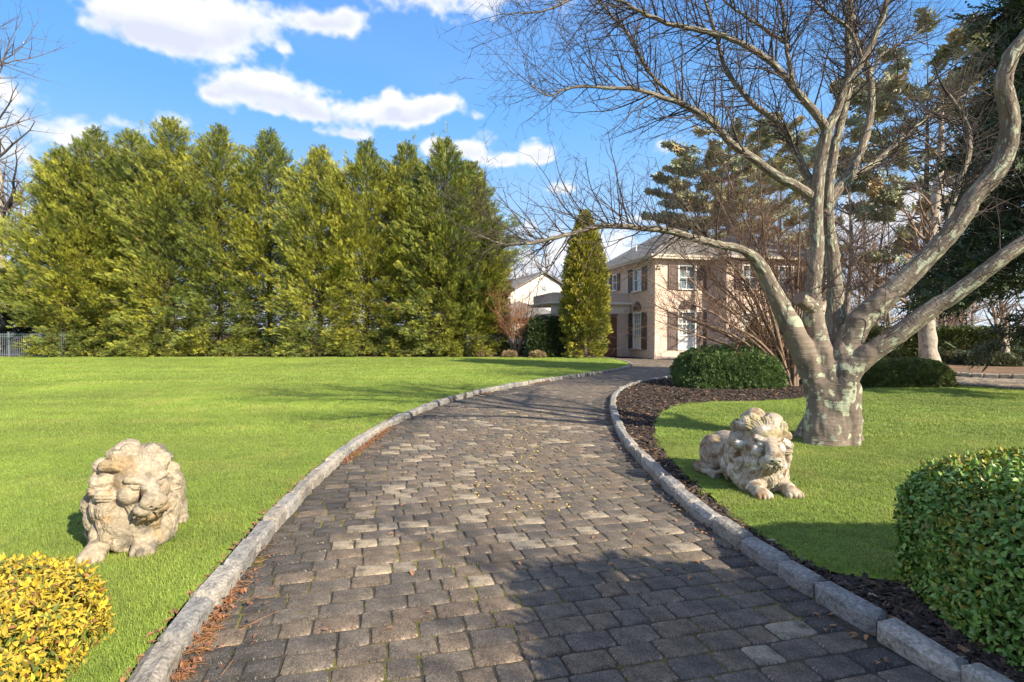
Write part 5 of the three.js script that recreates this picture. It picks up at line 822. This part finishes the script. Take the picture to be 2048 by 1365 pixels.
  part(house, 'roof', roof(-O, 6.6, -9.6, O, WH + .13, .64), roofMat);
  const big = roof(-P - O, 9 + O, -(U0 + BW + O), -(U0 - O), WH + .16, .5); big.rotateY(-Math.PI / 2); 
  part(house, 'bay_roof', roof(U0 - O, U0 + BW + O, -9, P + O, WH + .14, .5), roofMat);
  part(house, 'bay_soffit', boxGeo(BW + 2 * O, .13, .5 + O, U0 + BW / 2, WH + .065, P + O / 2 - .25), trimMat);
  part(house, 'vent_pipe', new THREE.CylinderGeometry(.05, .05, .4, 8).translate(1.1, WH + 1.35, -4.6), whitePaint);
  part(house, 'corner_lamp', mergeGeometries([boxGeo(.2, .06, .06, .25, WH - .35, .05), new THREE.ConeGeometry(.09, .16, 8).rotateX(-.9).translate(.2, WH - .38, .16), new THREE.ConeGeometry(.09, .16, 8).rotateX(-.9).translate(.38, WH - .38, .16)]), whitePaint);
  // flat roofed porch standing out from the side wall
  const pz = -3.2, pw = 4.95;
  part(house, 'porch_parapet', boxGeo(pw, .62, 4.2, -pw / 2, 3.55, pz - 2.1), stucco);
  part(house, 'porch_cornice', mergeGeometries([boxGeo(pw + .5, .10, 4.9, -pw / 2 - .1, 3.24, pz - 2.1 + .05), boxGeo(pw + .3, .07, 4.7, -pw / 2 - .05, 3.165, pz - 2.05)]), whitePaint);
  part(house, 'porch_beam', boxGeo(pw, .5, .35, -pw / 2, 2.87, pz - .18), whitePaint);
  part(house, 'porch_wall', mergeGeometries([boxGeo(.72, 2.62, .3, -.36, 1.31, pz - .2), boxGeo(.55, 2.62, .3, -pw + .28, 1.31, pz - .2), boxGeo(pw, 2.62, .25, -pw / 2, 1.31, pz - 3.6), boxGeo(.2, 2.62, 3.2, -pw + .1, 1.31, pz - 2)]), stucco);
  const d = part(house, 'porch_door', boxGeo(.95, 2.35, .07, -1.2, 1.2, pz - .24), doorMat); part(d, 'door_casing', mergeGeometries([boxGeo(.1, 2.5, .14, -.70, 1.27, pz - .2), boxGeo(.1, 2.5, .14, -1.73, 1.27, pz - .2)]), whitePaint); part(d, 'door_handle', new THREE.SphereGeometry(.04, 10, 8).translate(-1.55, 1.05, pz - .17), metalMat);
  const l = part(house, 'porch_lamp', mergeGeometries([new THREE.CylinderGeometry(.03, .03, .12, 8).translate(-.25, 2.98, pz + .06), new THREE.ConeGeometry(.10, .16, 10).translate(-.33, 2.9, pz + .12), new THREE.ConeGeometry(.10, .16, 10).translate(-.17, 2.9, pz + .12)]), whitePaint);
}
// ---- white house with a chimney and its garage far behind
{
  const o = thing('white_house', 'white gabled house with brick chimney far behind the fence', 'house', null, V(3.0, 0, -52)); o.rotation.y = .35;
  const s = new THREE.Shape([[-3.6, 0], [3.6, 0], [3.6, 5.0], [0, 7.0], [-3.6, 5.0]].map((p) => new THREE.Vector2(...p)));
  part(o, 'wall', new THREE.ExtrudeGeometry(s, { depth: 9, bevelEnabled: false }).translate(0, 0, -9), whitePaint);
  part(o, 'roof', mergeGeometries([-1, 1].map((q) => boxGeo(4.5, .16, 9.6).rotateZ(-q * .507).translate(q * 1.94, 6.1, -4.5))), roofMat);
  for (let k = 0; k < 3; k++) { const w = part(o, 'window', boxGeo(.8, 1.2, .06, -2.2 + k * 2.2, 3.6, .03), whitePaint); part(w, 'pane', boxGeo(.6, 1.0, .03, -2.2 + k * 2.2, 3.6, .06), blindMat); }
  const at1 = part(o, 'window', boxGeo(.6, .7, .06, 0, 5.6, .03), whitePaint); part(at1, 'pane', boxGeo(.42, .5, .03, 0, 5.6, .06), blindMat);
  part(o, 'chimney', mergeGeometries([boxGeo(.95, 4.4, .95, -4.0, 5.0, -1.2), boxGeo(1.05, .16, 1.05, -4.0, 7.2, -1.2)]), std({ color: rgb(.22, .105, .075), roughness: .95 }));
  const g = thing('garage', 'low garage with grey roof and white doors behind the fence', 'garage', null, V(.9, 0, -43)); g.rotation.y = .12;
  part(g, 'wall', boxGeo(7, 2.6, 6, 0, 1.3, -3), std({ color: rgb(.52, .47, .40), roughness: .9 }));
  part(g, 'roof', (() => { const b = new THREE.CylinderGeometry(.01, 5.3, 1.5, 4, 1).rotateY(Math.PI / 4); b.scale(1.05, 1, .95); return b.translate(0, 3.34, -3); })(), roofMat);
  for (const x of [-1.7, 1.5]) { const dd = part(g, 'garage_door', boxGeo(2.5, 2.1, .08, x, 1.06, .04), whitePaint); for (let k = 0; k < 4; k++) part(dd, 'door_panel', boxGeo(2.36, .44, .03, x, .32 + k * .5, .09), whitePaint); }
}
// ---- iron fences: posts, rails and single pickets
function fence(label, x0, d0, x1, d1, h, mat, gap = .115) {
  const o = thing('fence', label, 'fence', 'iron fence along the lawn end', V(x0, .04, -d0)), L = Math.hypot(x1 - x0, d1 - d0), pk = boxGeo(.02, h, .02, 0, h / 2 + .04, 0); o.rotation.y = Math.atan2(d1 - d0, x1 - x0);
  for (const y of [.16, h - .14, h - .02]) part(o, 'rail', boxGeo(L, .032, .03, L / 2, y, 0), mat);
  const n = Math.round(L / gap); for (let k = 0; k <= n; k++) { const m = part(o, 'picket', pk, mat); m.position.x = L * k / n; }
  for (let x = 0; x <= L + .01; x += 1.9) part(o, 'post', mergeGeometries([boxGeo(.07, h + .12, .07, x, h / 2 + .05, -.002), boxGeo(.09, .03, .09, x, h + .12, -.002)]), mat);
}
fence('grey iron picket fence at the far left lawn end', -33.2, 32.2, -26.0, 32.0, 1.35, greyMetal);
fence('short iron fence stretch in the gap between two cypresses', -17.4, 34.6, -14.2, 34.4, 1.3, metalMat);
fence('black iron picket fence by the russet bare shrub', -2.6, 31.9, 1.6, 33.2, 1.25, metalMat);
{ // dry stone wall behind the black fence, stone by stone
  const w = thing('stone_wall', 'low dark fieldstone wall behind the black iron fence', 'wall', null, V(-2.4, .02, -35.2)), r = rng(654), gs = [0, 1, 2, 3].map(() => chamfer(1, 1, .5, .12, .12, r)), ms = [[.11, .095, .08], [.15, .13, .11], [.08, .07, .062]].map((c) => std({ color: rgb(...c), bumpMap: graniteH, bumpScale: .02 }));
  for (let row = 0; row < 3; row++) for (let x = r() * .3; x < 5.2;) { const l = .3 + r() * .35, m = part(w, 'stone', gs[Math.floor(r() * 4)], ms[Math.floor(r() * 3)]); m.scale.set(l - .02, .23, 1); m.position.set(x + l / 2, .13 + row * .235, (r() - .5) * .06); m.rotation.z = (r() - .5) * .06; x += l; }
}
// ---- plants just outside the picture whose shade lies on the near drive
hedge('tall_shrub', 'tall rounded shrub beside the camera that shades the near pavers', { pos: V(3.0, .03, -.85), half: V(1.05, 2.05, .9), round: 2.8, n: 12000, geos: broad, mat: glossy, size: 2.2, depth: .16, lump: .14, seed: 55, cat: 'shrub', tint: yewTint([.06, .11, .02]) });

renderer.render(scene, camera);
